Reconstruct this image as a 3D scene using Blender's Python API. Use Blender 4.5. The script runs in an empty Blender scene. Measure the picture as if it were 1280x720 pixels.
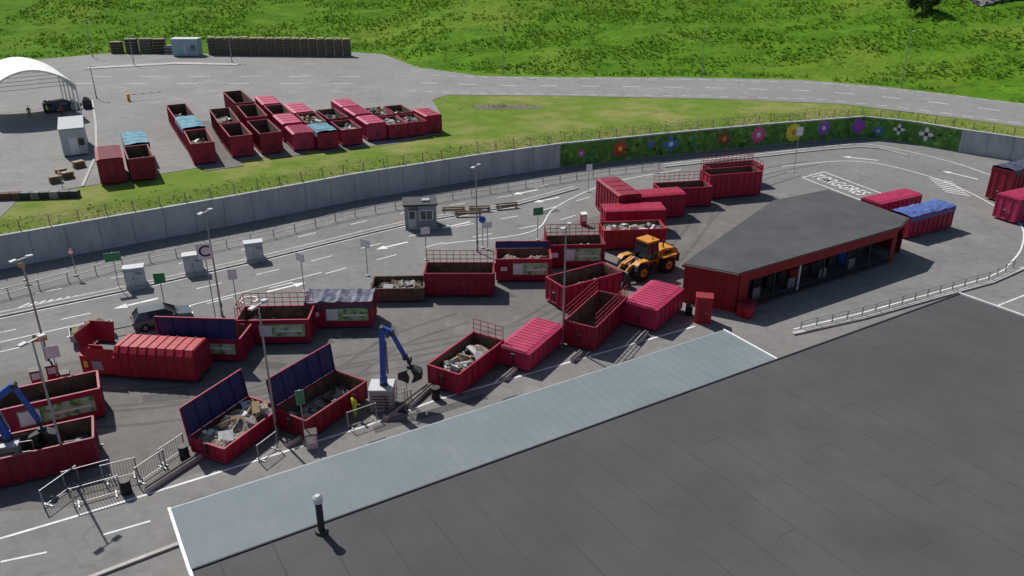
import bpy, math, random
from mathutils import Vector, Matrix, noise
random.seed(7)
R=random.random
U=random.uniform
scn=bpy.context.scene
scn.view_settings.view_transform='Standard'
scn.view_settings.look='None'
scn.view_settings.exposure=0

# ---------------------------------------------------------------- materials
def mat(name,c1,c2=None,scale=2.0,rough=.7,bump=0.0,bscale=None,metal=0.0,c3=None,c3s=0.5,c3t=(.55,.7),world=False,detail=6,stretch=(1,1,1),spec=.4,trans=0,bdist=.1,c4=None,c4s=1,c4t=(.5,.7)):
    m=bpy.data.materials.new(name); m.use_nodes=True
    n=m.node_tree.nodes; l=m.node_tree.links
    b=n['Principled BSDF']; b.inputs['Roughness'].default_value=rough; b.inputs['Metallic'].default_value=metal
    b.inputs['Specular IOR Level'].default_value=spec
    if c2 is None: c2=tuple(x*.78 for x in c1)
    if world:
        src=n.new('ShaderNodeNewGeometry').outputs['Position']
    else:
        src=n.new('ShaderNodeTexCoord').outputs['Object']
        oi=n.new('ShaderNodeObjectInfo'); ad=n.new('ShaderNodeVectorMath'); ad.operation='ADD'
        mu=n.new('ShaderNodeMath'); mu.operation='MULTIPLY'; mu.inputs[1].default_value=50
        l.new(oi.outputs['Random'],mu.inputs[0]); l.new(src,ad.inputs[0]); l.new(mu.outputs[0],ad.inputs[1]); src=ad.outputs[0]
    mp=n.new('ShaderNodeMapping'); mp.inputs['Scale'].default_value=stretch; l.new(src,mp.inputs[0]); src=mp.outputs[0]
    t=n.new('ShaderNodeTexNoise'); t.inputs['Scale'].default_value=scale; t.inputs['Detail'].default_value=detail; t.inputs['Roughness'].default_value=.62
    l.new(src,t.inputs['Vector'])
    r=n.new('ShaderNodeValToRGB'); r.color_ramp.elements[0].position=.34; r.color_ramp.elements[1].position=.66
    r.color_ramp.elements[0].color=(*c2,1); r.color_ramp.elements[1].color=(*c1,1); l.new(t.outputs['Fac'],r.inputs[0])
    col=r.outputs[0]
    for cc,cs,ct in((c3,c3s,c3t),(c4,c4s,c4t)):
        if not cc: continue
        t3=n.new('ShaderNodeTexNoise'); t3.inputs['Scale'].default_value=cs; t3.inputs['Detail'].default_value=8; t3.inputs['Roughness'].default_value=.65
        l.new(src,t3.inputs['Vector'])
        r3=n.new('ShaderNodeMapRange'); r3.inputs['From Min'].default_value=ct[0]; r3.inputs['From Max'].default_value=ct[1]; l.new(t3.outputs['Fac'],r3.inputs[0])
        mx=n.new('ShaderNodeMix'); mx.data_type='RGBA'; l.new(r3.outputs[0],mx.inputs['Factor']); l.new(col,mx.inputs['A']); mx.inputs['B'].default_value=(*cc,1)
        col=mx.outputs['Result']
    l.new(col,b.inputs['Base Color'])
    if bump:
        tb=n.new('ShaderNodeTexNoise'); tb.inputs['Scale'].default_value=bscale or scale*4; tb.inputs['Detail'].default_value=4; l.new(src,tb.inputs['Vector'])
        bp=n.new('ShaderNodeBump'); bp.inputs['Strength'].default_value=bump; bp.inputs['Distance'].default_value=bdist; l.new(tb.outputs['Fac'],bp.inputs['Height']); l.new(bp.outputs[0],b.inputs['Normal'])
    if trans:
        tr=n.new('ShaderNodeBsdfTranslucent'); l.new(col,tr.inputs[0]); ms=n.new('ShaderNodeMixShader'); ms.inputs[0].default_value=trans
        l.new(b.outputs[0],ms.inputs[1]); l.new(tr.outputs[0],ms.inputs[2]); l.new(ms.outputs[0],n['Material Output'].inputs[0])
    return m

def asphalt(name,ca,cb,crack=.84):
    m=mat(name,ca,cb,scale=.09,rough=.9,world=True,c3=tuple(x*.7 for x in ca),c3s=.3,c3t=(.54,.78),detail=9,spec=.2,c4=tuple(x*1.2 for x in ca),c4s=.16,c4t=(.55,.75))
    n=m.node_tree.nodes; l=m.node_tree.links; b=n['Principled BSDF']
    col=b.inputs['Base Color'].links[0].from_socket
    g=n.new('ShaderNodeNewGeometry').outputs['Position']
    t=n.new('ShaderNodeTexNoise'); t.inputs['Scale'].default_value=1.3; t.inputs['Detail'].default_value=10; t.inputs['Roughness'].default_value=.75; l.new(g,t.inputs['Vector'])
    mr=n.new('ShaderNodeMapRange'); mr.inputs['From Min'].default_value=.3; mr.inputs['From Max'].default_value=.7; mr.inputs['To Min'].default_value=.84; mr.inputs['To Max'].default_value=1.15; l.new(t.outputs['Fac'],mr.inputs[0])
    ml=n.new('ShaderNodeVectorMath'); ml.operation='SCALE'; l.new(col,ml.inputs[0]); l.new(mr.outputs[0],ml.inputs['Scale']); col=ml.outputs[0]
    if crack:
        dn=n.new('ShaderNodeTexNoise'); dn.inputs['Scale'].default_value=.4; l.new(g,dn.inputs['Vector'])
        sc=n.new('ShaderNodeVectorMath'); sc.operation='SCALE'; sc.inputs['Scale'].default_value=5; l.new(dn.outputs['Color'],sc.inputs[0])
        ad=n.new('ShaderNodeVectorMath'); ad.operation='ADD'; l.new(g,ad.inputs[0]); l.new(sc.outputs[0],ad.inputs[1])
        vo=n.new('ShaderNodeTexVoronoi'); vo.feature='DISTANCE_TO_EDGE'; vo.inputs['Scale'].default_value=.08; l.new(ad.outputs[0],vo.inputs['Vector'])
        m2=n.new('ShaderNodeMapRange'); m2.inputs['From Min'].default_value=0; m2.inputs['From Max'].default_value=.01; m2.inputs['To Min'].default_value=crack; m2.inputs['To Max'].default_value=1; l.new(vo.outputs['Distance'],m2.inputs[0])
        ml=n.new('ShaderNodeVectorMath'); ml.operation='SCALE'; l.new(col,ml.inputs[0]); l.new(m2.outputs[0],ml.inputs['Scale']); col=ml.outputs[0]
    l.new(col,b.inputs['Base Color'])
    return m

M={}
M['asph']=asphalt('asphalt',(.205,.202,.194),(.168,.165,.159))
M['asphy']=asphalt('asphalt_worn',(.172,.162,.154),(.132,.125,.119))
M['asphu']=asphalt('asphalt_upper',(.235,.231,.223),(.2,.197,.19))
M['asphroad']=asphalt('asphalt_road',(.235,.232,.228),(.205,.203,.2),0)
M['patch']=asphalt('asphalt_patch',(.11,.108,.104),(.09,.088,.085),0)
M['tyre']=asphalt('tyre_mark',(.125,.122,.117),(.105,.102,.098),0)
M['paint']=mat('road_paint',(.78,.78,.76),(.55,.55,.54),scale=1.2,rough=.8,world=True,c3=(.3,.3,.29),c3s=1.6,c3t=(.58,.7))
M['conc']=mat('concrete',(.44,.45,.455),(.33,.34,.35),scale=.7,rough=.9,world=True,bump=.2,c3=(.22,.225,.225),c3s=.3,c3t=(.56,.8),stretch=(1,1,.35))
M['kerb']=mat('kerb_stone',(.46,.45,.43),(.32,.31,.3),scale=1.5,rough=.9,world=True)
M['joint']=mat('joint_dark',(.17,.17,.17),rough=.9)
M['grass']=mat('grass',(.105,.215,.016),(.058,.14,.010),scale=.16,rough=.95,world=True,bump=1.0,bscale=1.1,bdist=.35,c3=(.15,.22,.028),c3s=.05,c3t=(.48,.7),detail=12,spec=.03,c4=(.045,.10,.010),c4s=.5,c4t=(.52,.68))
M['grassdry']=mat('grass_mown',(.15,.215,.04),(.10,.165,.024),scale=.35,rough=.95,world=True,bump=.6,bscale=2.5,c3=(.27,.24,.10),c3s=.12,c3t=(.46,.68),detail=9,spec=.03,c4=(.08,.13,.02),c4s=.7,c4t=(.56,.72))
M['tuft']=mat('grass_blades',(.14,.265,.022),(.07,.155,.012),scale=.12,rough=.9,world=True,spec=.05,trans=.45)
M['soil']=mat('bare_soil',(.17,.145,.10),(.10,.09,.06),scale=1,rough=.95,world=True)
reds=[('crimson',(.36,.011,.048),(.25,.008,.032)),('crimson_dark',(.27,.010,.032),(.17,.007,.02)),('crimson_faded',(.44,.032,.10),(.33,.022,.072)),('signal_red',(.40,.014,.030),(.30,.010,.022))]
for nm,a,b in reds:
    M[nm]=mat(nm,a,b,scale=1.4,rough=.5,c3=(.15,.04,.028),c3s=2.2,c3t=(.6,.8),bump=.15,bscale=2,spec=.35,c4=tuple(min(1,x*1.2+.015) for x in a),c4s=.9,c4t=(.55,.8))
M['rust']=mat('rusty_interior',(.15,.088,.055),(.075,.043,.03),scale=1.5,rough=.9,bump=.3,c3=(.24,.16,.105),c3s=2.5,c3t=(.55,.7))
M['blue']=mat('blue_lid',(.022,.034,.13),(.014,.022,.09),scale=1.2,rough=.55,c3=(.05,.05,.09),c3s=3,c3t=(.6,.75))
M['bluetarp']=mat('blue_tarp',(.08,.14,.38),(.045,.08,.24),scale=1.5,rough=.6,bump=.6,bscale=2.5)
M['navytarp']=mat('navy_tarp',(.06,.07,.12),(.035,.042,.07),scale=1.5,rough=.55,bump=.6,bscale=2.5)
M['teal']=mat('teal_net',(.13,.32,.40),(.08,.21,.27),scale=2.5,rough=.8,bump=.5,bscale=4)
M['craneblue']=mat('crane_blue',(.02,.1,.42),(.015,.07,.3),scale=2,rough=.4)
M['steel']=mat('galvanised_steel',(.36,.37,.38),(.25,.26,.27),scale=5,rough=.5,metal=.4)
M['dark']=mat('dark_steel',(.035,.035,.038),rough=.6)
M['black']=mat('black_rubber',(.018,.018,.018),rough=.85)
M['grey']=mat('grey_metal',(.33,.35,.36),(.26,.28,.29),scale=2,rough=.55)
M['lgrey']=mat('light_grey_panel',(.5,.52,.52),(.4,.42,.43),scale=2,rough=.6)
M['white']=mat('white_paint',(.78,.78,.76),(.66,.66,.65),scale=2,rough=.55)
M['tentw']=mat('tent_canvas',(.8,.8,.78),(.68,.69,.69),scale=.6,rough=.7)
M['roofdark']=mat('roof_felt',(.085,.083,.086),(.070,.069,.072),scale=.25,rough=.9,world=True,bump=.1,bscale=4,c3=(.1,.098,.1),c3s=.1,c3t=(.5,.8),detail=9,spec=.12,c4=(.062,.062,.065),c4s=.35,c4t=(.6,.85))
M['roofseam']=mat('roof_seam',(.078,.076,.079),(.066,.065,.068),scale=.4,rough=.9,world=True,spec=.1)
M['roofpav']=mat('roof_pavilion',(.085,.087,.09),(.068,.07,.072),scale=.5,rough=.9,world=True,c3=(.105,.105,.107),c3s=.2,c3t=(.5,.8),spec=.12)
M['rooflt']=mat('roof_light',(.178,.212,.228),(.158,.19,.205),scale=.3,rough=.75,world=True,c3=(.2,.23,.24),c3s=.15,c3t=(.5,.8),detail=8,spec=.15)
M['redwall']=mat('red_cladding',(.28,.014,.02),(.2,.011,.014),scale=1,rough=.7,stretch=(3,3,.3))
M['glass']=mat('window_glass',(.03,.04,.045),(.02,.025,.03),rough=.08,spec=.8)
M['orange']=mat('loader_orange',(.64,.27,.02),(.48,.18,.014),scale=2,rough=.5,c3=(.2,.12,.05),c3s=2,c3t=(.54,.72))
M['label']=mat('label_green',(.14,.38,.06),(.55,.6,.45),scale=1.3,rough=.5,c3=(.07,.2,.03),c3s=2.0,c3t=(.5,.6))
M['green']=mat('sign_green',(.03,.25,.1),rough=.5)
M['wood']=mat('timber',(.32,.24,.15),(.2,.145,.09),scale=2,rough=.85)
M['card']=mat('cardboard',(.42,.31,.19),(.3,.21,.13),scale=3,rough=.85)
M['plast']=mat('white_plastic_bags',(.62,.62,.6),(.38,.39,.39),scale=3,rough=.5)
M['junk']=mat('mixed_waste',(.32,.28,.22),(.07,.062,.055),scale=2.2,rough=.85,bump=1,bscale=5,c3=(.45,.42,.37),c3s=3.5,c3t=(.58,.68))
M['gwaste']=mat('garden_waste',(.10,.17,.035),(.06,.08,.025),scale=3,rough=.9,bump=1)
M['rock']=mat('rock_heap',(.3,.29,.27),(.15,.15,.14),scale=1,rough=.95,bump=1)
M['pallet']=mat('pallet_wood',(.30,.25,.19),(.19,.155,.115),scale=3,rough=.9)
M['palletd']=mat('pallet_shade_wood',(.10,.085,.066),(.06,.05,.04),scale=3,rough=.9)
M['mural']=mat('mural_paint',(.10,.26,.03),(.03,.11,.018),scale=.8,rough=.7,world=True,c3=(.2,.36,.06),c3s=1.2,c3t=(.54,.62),detail=5)
M['leaf']=mat('leaves',(.07,.13,.02),(.03,.065,.01),scale=2,rough=.8,trans=.3)
M['bark']=mat('bark',(.12,.09,.06),rough=.9)
M['hivis']=mat('hi_vis_cloth',(.6,.82,.05),(.48,.68,.04),scale=5,rough=.7)
M['skin']=mat('skin',(.5,.3,.22),rough=.6)
M['navy']=mat('dark_cloth',(.03,.035,.05),rough=.8)
M['carp']=mat('car_paint',(.075,.095,.095),(.06,.08,.08),scale=1,rough=.25,spec=.7)
M['hut']=mat('hut_grey',(.27,.3,.32),(.21,.235,.25),scale=2,rough=.6)
M['pblue']=mat('pale_blue_panel',(.33,.46,.5),(.26,.38,.42),scale=2,rough=.6)
for nm,c in {'f_pink':(.7,.1,.3),'f_red':(.6,.05,.03),'f_blue':(.06,.18,.65),'f_yel':(.8,.68,.05),'f_pur':(.34,.08,.55),'f_wht':(.75,.75,.77),'f_brn':(.25,.06,.04),'f_blk':(.02,.02,.02),'f_org':(.75,.28,.02),'redsign':(.55,.02,.02),'bluesign':(.02,.12,.45)}.items():
    M[nm]=mat(nm,c,rough=.6)

# ---------------------------------------------------------------- mesh builder
class B:
    def __init__(s): s.v=[];s.f=[];s.m=[];s.mats=[]
    def mi(s,k):
        if k not in s.mats: s.mats.append(k)
        return s.mats.index(k)
    def add(s,vs,fs,k):
        o=len(s.v); s.v+= [tuple(v) for v in vs]; i=s.mi(k)
        for f in fs: s.f.append([o+a for a in f]); s.m.append(i)
    def box(s,c,d,k,rz=0,rx=0,ry=0):
        hx,hy,hz=[a/2 for a in d]
        vs=[Vector((x,y,z)) for z in(-hz,hz) for y in(-hy,hy) for x in(-hx,hx)]
        if rz or rx or ry:
            m=Matrix.Rotation(rz,3,'Z')@Matrix.Rotation(ry,3,'Y')@Matrix.Rotation(rx,3,'X'); vs=[m@v for v in vs]
        vs=[v+Vector(c) for v in vs]
        s.add(vs,[(0,2,3,1),(4,5,7,6),(0,1,5,4),(2,6,7,3),(0,4,6,2),(1,3,7,5)],k)
    def bb(s,x0,x1,y0,y1,z0,z1,k): s.box(((x0+x1)/2,(y0+y1)/2,(z0+z1)/2),(x1-x0,y1-y0,z1-z0),k)
    def poly(s,p,k): s.add(p,[list(range(len(p)))],k)
    def prism(s,p,z0,z1,k,kt=None):
        n=len(p); vs=[(a,b,z0) for a,b in p]+[(a,b,z1) for a,b in p]
        s.add(vs,[[i,(i+1)%n,n+(i+1)%n,n+i] for i in range(n)]+[list(range(n))[::-1]],k)
        s.add([(a,b,z1) for a,b in p],[list(range(n))],kt or k)
    def yprism(s,p,y0,y1,k):
        n=len(p); vs=[(a,y0,b) for a,b in p]+[(a,y1,b) for a,b in p]
        s.add(vs,[[i,(i+1)%n,n+(i+1)%n,n+i] for i in range(n)]+[list(range(n))[::-1],list(range(n,2*n))],k)
    def xprism(s,p,x0,x1,k):
        n=len(p); vs=[(x0,a,b) for a,b in p]+[(x1,a,b) for a,b in p]
        s.add(vs,[[i,(i+1)%n,n+(i+1)%n,n+i] for i in range(n)]+[list(range(n))[::-1],list(range(n,2*n))],k)
    def cyl(s,p0,p1,r0,r1,k,n=8):
        p0=Vector(p0);p1=Vector(p1);d=(p1-p0).normalized()
        a=d.orthogonal().normalized();b=d.cross(a)
        vs=[];
        for p,r in((p0,r0),(p1,r1)):
            for i in range(n):
                t=2*math.pi*i/n; vs.append(p+a*r*math.cos(t)+b*r*math.sin(t))
        s.add(vs,[[i,(i+1)%n,n+(i+1)%n,n+i] for i in range(n)]+[list(range(n))[::-1],list(range(n,2*n))],k)
    def bar(s,p0,p1,w,h,k):
        p0=Vector(p0);p1=Vector(p1);d=(p1-p0).normalized(); up=Vector((0,0,1))
        if abs(d.z)>.95: up=Vector((0,1,0))
        a=d.cross(up).normalized()*w/2; b=a.cross(d).normalized()*h/2
        vs=[p+x*a+y*b for p in(p0,p1) for x,y in((-1,-1),(1,-1),(1,1),(-1,1))]
        s.add(vs,[(3,2,1,0),(4,5,6,7),(0,1,5,4),(1,2,6,5),(2,3,7,6),(3,0,4,7)],k)
    def heap(s,x0,x1,y0,y1,z,amp,k,nx=14,ny=7):
        vs=[];sd=U(0,100)
        for j in range(ny+1):
            for i in range(nx+1):
                x=x0+(x1-x0)*i/nx;y=y0+(y1-y0)*j/ny
                e=min(i,nx-i,3)/3*min(j,ny-j,2)/2
                vs.append((x,y,z+amp*(.25+e)*(.5+noise.noise(Vector((x*1.1,y*1.1,sd)))*.9)+U(-.05,.05)))
        s.add(vs,[(j*(nx+1)+i,j*(nx+1)+i+1,(j+1)*(nx+1)+i+1,(j+1)*(nx+1)+i) for j in range(ny) for i in range(nx)],k)
    def build(s,name,loc=(0,0,0),rz=0,bevel=0,parent=None,smooth=False):
        me=bpy.data.meshes.new(name); me.from_pydata(s.v,[],s.f)
        for k in s.mats: me.materials.append(M[k])
        me.polygons.foreach_set('material_index',s.m)
        if smooth: me.polygons.foreach_set('use_smooth',[True]*len(s.f))
        me.update()
        o=bpy.data.objects.new(name,me); scn.collection.objects.link(o); o.location=loc; o.rotation_euler[2]=rz
        if bevel:
            md=o.modifiers.new('bevel','BEVEL'); md.width=bevel; md.segments=2; md.limit_method='ANGLE'
        if parent: o.parent=parent
        return o

def ribbon(pts,w,z0,z1,k,b=None,side=0):
    bb=b or B(); n=len(pts); P=[Vector((p[0],p[1])) for p in pts]; L=[];Rr=[]
    for i in range(n):
        d=Vector((0,0))
        if i>0: d+=(P[i]-P[i-1]).normalized()
        if i<n-1: d+=(P[i+1]-P[i]).normalized()
        d.normalize(); nn=Vector((-d.y,d.x))
        if 0<i<n-1:
            c=nn.dot(Vector((-(P[i]-P[i-1]).normalized().y,(P[i]-P[i-1]).normalized().x))); nn=nn/max(c,.5)
        if side==0: L.append(P[i]+nn*w/2);Rr.append(P[i]-nn*w/2)
        else: L.append(P[i]+nn*w);Rr.append(P[i])
    for i in range(n-1):
        a,c,d,e=Rr[i],Rr[i+1],L[i+1],L[i]
        if z1-z0<1e-5:
            bb.poly([(q.x,q.y,z1) for q in(a,c,d,e)],k)
        else:
            vs=[(q.x,q.y,z) for z in(z0,z1) for q in(a,c,d,e)]
            fs=[(4,5,6,7),(0,1,5,4),(2,3,7,6)]
            if i==0: fs.append((3,0,4,7))
            if i==n-2: fs.append((1,2,6,5))
            bb.add(vs,fs,k)
    return bb
def resample(pts,step):
    out=[];acc=0
    for a,b in zip(pts[:-1],pts[1:]):
        a=Vector(a);b=Vector(b);L=(b-a).length;t=acc
        while t<L: out.append((a+(b-a)*t/L, (b-a).normalized())); t+=step
        acc=t-L
    return out
def curve(pts,k=6):
    P=[Vector(p) for p in pts];P=[P[0]*2-P[1]]+P+[P[-1]*2-P[-2]];o=[]
    for i in range(1,len(P)-2):
        for j in range(k):
            t=j/k;a,b,c,d=P[i-1:i+3]
            q=.5*((2*b)+(c-a)*t+(2*a-5*b+4*c-d)*t*t+(-a+3*b-3*c+d)*t**3); o.append((q.x,q.y))
    o.append(tuple(P[-2])); return o
def offs(pts,d):
    n=len(pts);o=[];P=[Vector(p) for p in pts]
    for i in range(n):
        t=(P[min(i+1,n-1)]-P[max(i-1,0)]).normalized(); o.append((P[i].x-t.y*d,P[i].y+t.x*d))
    return o
def interp(pl,x):
    if x<=pl[0][0]: return pl[0][1]
    for a,b in zip(pl[:-1],pl[1:]):
        if x<=b[0]: return a[1]+(b[1]-a[1])*(x-a[0])/(b[0]-a[0])
    return pl[-1][1]

# ---------------------------------------------------------------- terrain
WALL=[(-150,15),(-90,43),(-47.8,70),(-39.1,75.8),(-29.1,82.4),(-17.7,90.5),(-4,98.6),(6.3,104),(23.2,110.4),(36.8,115.2),(51.8,119.8),(57.1,117),(62.3,111.7),(68.5,106.4),(95,80),(150,50)]
FAR=[(-130,166),(-101,166),(-85,178.3),(-34,179.6),(-27.2,177),(-18.3,161.5),(-5.8,152),(8.6,149.6),(30.2,149.6),(51,147),(62.7,141),(72.3,133),(79.1,126.6),(110,100),(200,55)]
ZU=3.6
def sm(t): t=max(0,min(1,t)); return t*t*(3-2*t)
def tz(x,y):
    d=y-interp(WALL,x); z=2.95+.65*sm(d/5)
    h=y-interp(FAR,x)-1.5
    if h>0:
        z+= .15*h*h/(h+8)+ (noise.noise(Vector((x*.05,y*.05,3)))*.9+noise.noise(Vector((x*.22,y*.22,9)))*.35+noise.noise(Vector((x*.6,y*.6,5)))*.2)*sm(h/15)
    return z
g=B(); S=2500
g.poly([(-S,-S,0),(S,-S,0),(S,S,0),(-S,S,0)],'asph'); g.build('ground')
xs=[-420,-350,-290,-240,-200,-170]+[-150+1.5*i for i in range(184)]+[130,150,180,220,280,350,420]
ds=[.15]+[.8*i for i in range(1,10)]+[8+1.2*i for i in range(1,146)]+[190+6*i for i in range(1,20)]+[330,380,450,520]
t=B(); vs=[];n=len(xs)
for d in ds:
    for x in xs:
        y=interp(WALL,x)+d; vs.append((x,y,tz(x,y)))
fm=[];fd=[]
for j in range(len(ds)-1):
    for i in range(n-1):
        x=xs[i];y=interp(WALL,x)+ds[j]
        q=(j*n+i,j*n+i+1,(j+1)*n+i+1,(j+1)*n+i)
        (fd if y<interp(FAR,x)-3 else fm).append(q)
t.add(vs,fm,'grass'); t.f+=fd; t.m+=[t.mi('grassdry')]*len(fd)
t.build('grass_hillside',smooth=True)

YARD=[(-130,58),(-82,53.5),(-49.3,74.6),(-50.9,81.5),(-47.8,82.8),(-37.1,90.6),(-26.6,98.3),(-15.2,101.8),(-9.9,107.2),(-10.6,120),(-12.6,129.5),(-10.4,133.3),(7.7,132.6),(33,130.1),(50.7,126.4),(64.3,116.6),(70.1,111.5),(95,90),(108,100.5),(79.1,126.4),(72.3,132.6),(62.7,140.8),(51,146.7),(30.2,149.1),(8.6,149.1),(-5.8,150.7),(-18.3,160),(-27.2,176.5),(-34.2,179),(-66.4,176),(-84.9,177.5),(-101,165.5),(-130,165.5)]
y=B(); y.poly([(a,b,ZU+.035) for a,b in YARD],'asphu'); y.build('upper_yard_asphalt')
RN=[(-22,131),(-10.4,133.3),(7.7,132.6),(33,130.1),(50.7,126.4),(64.3,116.6),(70.1,111.5),(95,90)]
RF=[(108,100.5),(79.1,126.4),(72.3,132.6),(62.7,140.8),(51,146.7),(30.2,149.1),(8.6,149.1),(-5.8,150.7),(-18.3,160)]
y=B(); y.poly([(a,b,ZU+.042) for a,b in RN+RF],'asphroad'); y.build('upper_road')
b=B(); MID=[(-16,144),(-5,141.8),(8,141),(32,139.6),(51,136.6),(64,129),(75,119.5),(100,97)]
def qd(p,d,L,w,z):
    q=p+d*L; b.poly([(p.x-d.y*w,p.y+d.x*w,z),(p.x+d.y*w,p.y-d.x*w,z),(q.x+d.y*w,q.y-d.x*w,z),(q.x-d.y*w,q.y+d.x*w,z)],'paint')
for p,d in resample(MID,7): qd(p,d,3,.11,ZU+.048)
for off in(-7.2,7.6):
    for p,d in resample(offs(MID,off)[0:7],3): qd(p,d,1.6,.08,ZU+.048)
for x0 in range(-76,-28,9):
    for yy in(150,143): qd(Vector((x0,yy)),Vector((.995,.09)),3.5,.12,ZU+.048)
b.build('upper_road_markings')
b=B(); b.prism([(-80.6,157.4),(-66,163),(-53.4,161.9),(-53,163.4),(-66,165.5),(-81,159.4)],ZU,ZU+.15,'kerb'); b.build('traffic_island')
b=B(); ribbon([(-66,129),(-58,113),(-50.5,97),(-46,84)],.3,ZU,ZU+.13,'kerb',b=b); b.build('yard_kerb')
b=B()
for i,(x0,y0,L) in enumerate([(-33,91,26),(-27,96,24),(-21,99,20),(-14,104,14)]):
    hdv=Vector((-.45,.893)); sv=Vector((.893,.45)); p=Vector((x0,y0)); q=p+hdv*L; zz=ZU+.052+i*.001
    b.poly([(*(p-sv*2.2),zz),(*(p+sv*2.2),zz),(*(q+sv*1.9),zz),(*(q-sv*2),zz)],'asphy')
b.build('stained_asphalt')

def tufts(name,n,fx,hgt):
    b=B()
    for _ in range(n):
        x,yv=fx()
        z=tz(x,yv); h=hgt*U(.4,1.4)
        for k in range(3):
            a=U(0,6.28); w=h*U(.25,.55); dx,dy=math.cos(a)*w,math.sin(a)*w; ox,oy=-math.sin(a)*h*.9,math.cos(a)*h*.9
            b.add([(x-dx,yv-dy,z-.05),(x+dx,yv+dy,z-.05),(x+dx*.4+ox,yv+dy*.4+oy,z+h*.75),(x-dx*.3+ox,yv-dy*.3+oy,z+h*.85)],[(0,1,2,3)],'tuft')
    return b.build(name)
def fh():
    while 1:
        x=U(-120,130);yv=U(125,235); dh=yv-interp(FAR,x)
        if dh>1.5 and (noise.noise(Vector((x*.06,yv*.1,0)))+noise.noise(Vector((x*.3,yv*.3,7)))*.5+U(-.3,.3)>0) and abs(x)<yv*.72: return x,yv
tufts('meadow_grass',24000,fh,.34)
def fs():
    x=U(-56,68); return x,interp(WALL,x)+.5+R()*R()*6
tufts('verge_grass',3000,fs,.12)
b=B(); pts=[]
for i in range(22):
    a=6.283*i/22; r=1+.5*noise.noise(Vector((math.cos(a)*1.5,math.sin(a)*1.5,4))); pts.append((-1.5+math.cos(a)*5*r,124.3+math.sin(a)*2.2*r,ZU+.02))
b.poly(pts,'soil')
for _ in range(160):
    r=abs(random.gauss(0,1)); a=U(0,6.28); x=-1.5+math.cos(a)*r*3;yv=124.3+math.sin(a)*r*1.3; s=U(.05,.14)
    b.box((x,yv,ZU+.02+s*.2),(s,s*U(.6,1.4),s*.6),'soil',rz=U(0,3),rx=U(-.5,.5))
b.build('bare_soil_patch')

# ---------------------------------------------------------------- retaining wall
b=B(); ribbon(WALL,.35,0,3.12,'conc',b=b,side=1); ribbon(offs(WALL,-.05),.45,3.12,3.2,'conc',b=b,side=1)
for p,d in resample(WALL[2:14],3.0):
    nrm=Vector((d.y,-d.x)); c=p+nrm*.006
    b.box((c.x,c.y,1.55),(.035,.03,3.08),'joint',rz=math.atan2(d.y,d.x))
b.build('retaining_wall')
def fence(name,pts,step,h,zf,k='steel',rails=(1,.5),rw=.03,pw=.05):
    b=B(); P=resample(pts,step)
    for p,d in P:
        z=zf(p.x,p.y); b.box((p.x,p.y,z+h/2),(pw,pw,h),k,rz=math.atan2(d.y,d.x))
    for (p,_),(q,_) in zip(P[:-1],P[1:]):
        for r in rails: b.bar((p.x,p.y,zf(p.x,p.y)+h*r),(q.x,q.y,zf(q.x,q.y)+h*r),rw,rw,k)
    return b.build(name)
fence('wire_fence',offs(WALL,.6)[1:15],2.5,1.3,lambda x,y:3.0,'wood',(.98,.66,.34),.025,.09)

# mural
MU=[(6.3,104),(23.2,110.4),(36.8,115.2),(51.8,119.8),(57.1,117),(62.3,111.7)]
b=B(); cum=[0]
for a,c in zip(MU[:-1],MU[1:]): cum.append(cum[-1]+(Vector(c)-Vector(a)).length)
def mp(s,z,o=.02):
    for i in range(5):
        if s<=cum[i+1] or i==4:
            a=Vector(MU[i]);c=Vector(MU[i+1]);d=(c-a).normalized();p=a+d*(s-cum[i]); return (p.x+d.y*o,p.y-d.x*o,z)
for i in range(5): b.poly([mp(cum[i]+.001,.08),mp(cum[i+1]-.001,.08),mp(cum[i+1]-.001,3.02),mp(cum[i]+.001,3.02)],'mural')
def disc(s,z,r,k,o,n=14,sx=1,rot=0):
    pts=[]
    for i in range(n):
        a=6.283*i/n; u,w=math.cos(a)*r*sx,math.sin(a)*r
        pts.append(mp(s+u*math.cos(rot)-w*math.sin(rot),z+u*math.sin(rot)+w*math.cos(rot),o))
    b.poly(pts,k)
def flower(s,z,r,n,k,kc):
    for i in range(n):
        a=6.283*i/n; disc(s+math.cos(a)*r*.58,z+math.sin(a)*r*.58,r*.46,k,.03+.0015*i,8,.62,a+1.57)
    disc(s,z,r*.3,kc,.06,10)
T=cum[-1]
for i in range(90):
    s=U(.6,T-.6); disc(s,U(.4,2.5),U(.2,.55),random.choice(['leaf','leaf','green','mural','grassdry']),.0225+.00004*i,8,U(.3,.55),U(0,3))
for s,z,r,nn,k,kc in [(3,1.6,.6,6,'f_pink','f_wht'),(8.7,1.7,1.1,7,'f_red','f_yel'),(16.5,1.6,1.2,4,'f_blue','f_wht'),(13.4,1.9,.55,5,'f_blue','f_pur'),(25,1.6,1.2,5,'f_brn','f_org'),(30.6,1.7,1.2,9,'f_pink','f_wht'),(36.5,1.6,1.35,12,'f_yel','f_org'),(41.5,1.9,1.05,7,'f_pur','f_wht'),(47.5,1.8,1.15,9,'f_pur','f_pink'),(50.5,1.3,.7,6,'f_blue','f_yel'),(53.2,1.8,.8,4,'f_wht','f_blk'),(57,1.7,1.0,4,'f_wht','f_blk')]:
    flower(s,z,r,nn,k,kc)
b.build('flower_mural')

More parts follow.
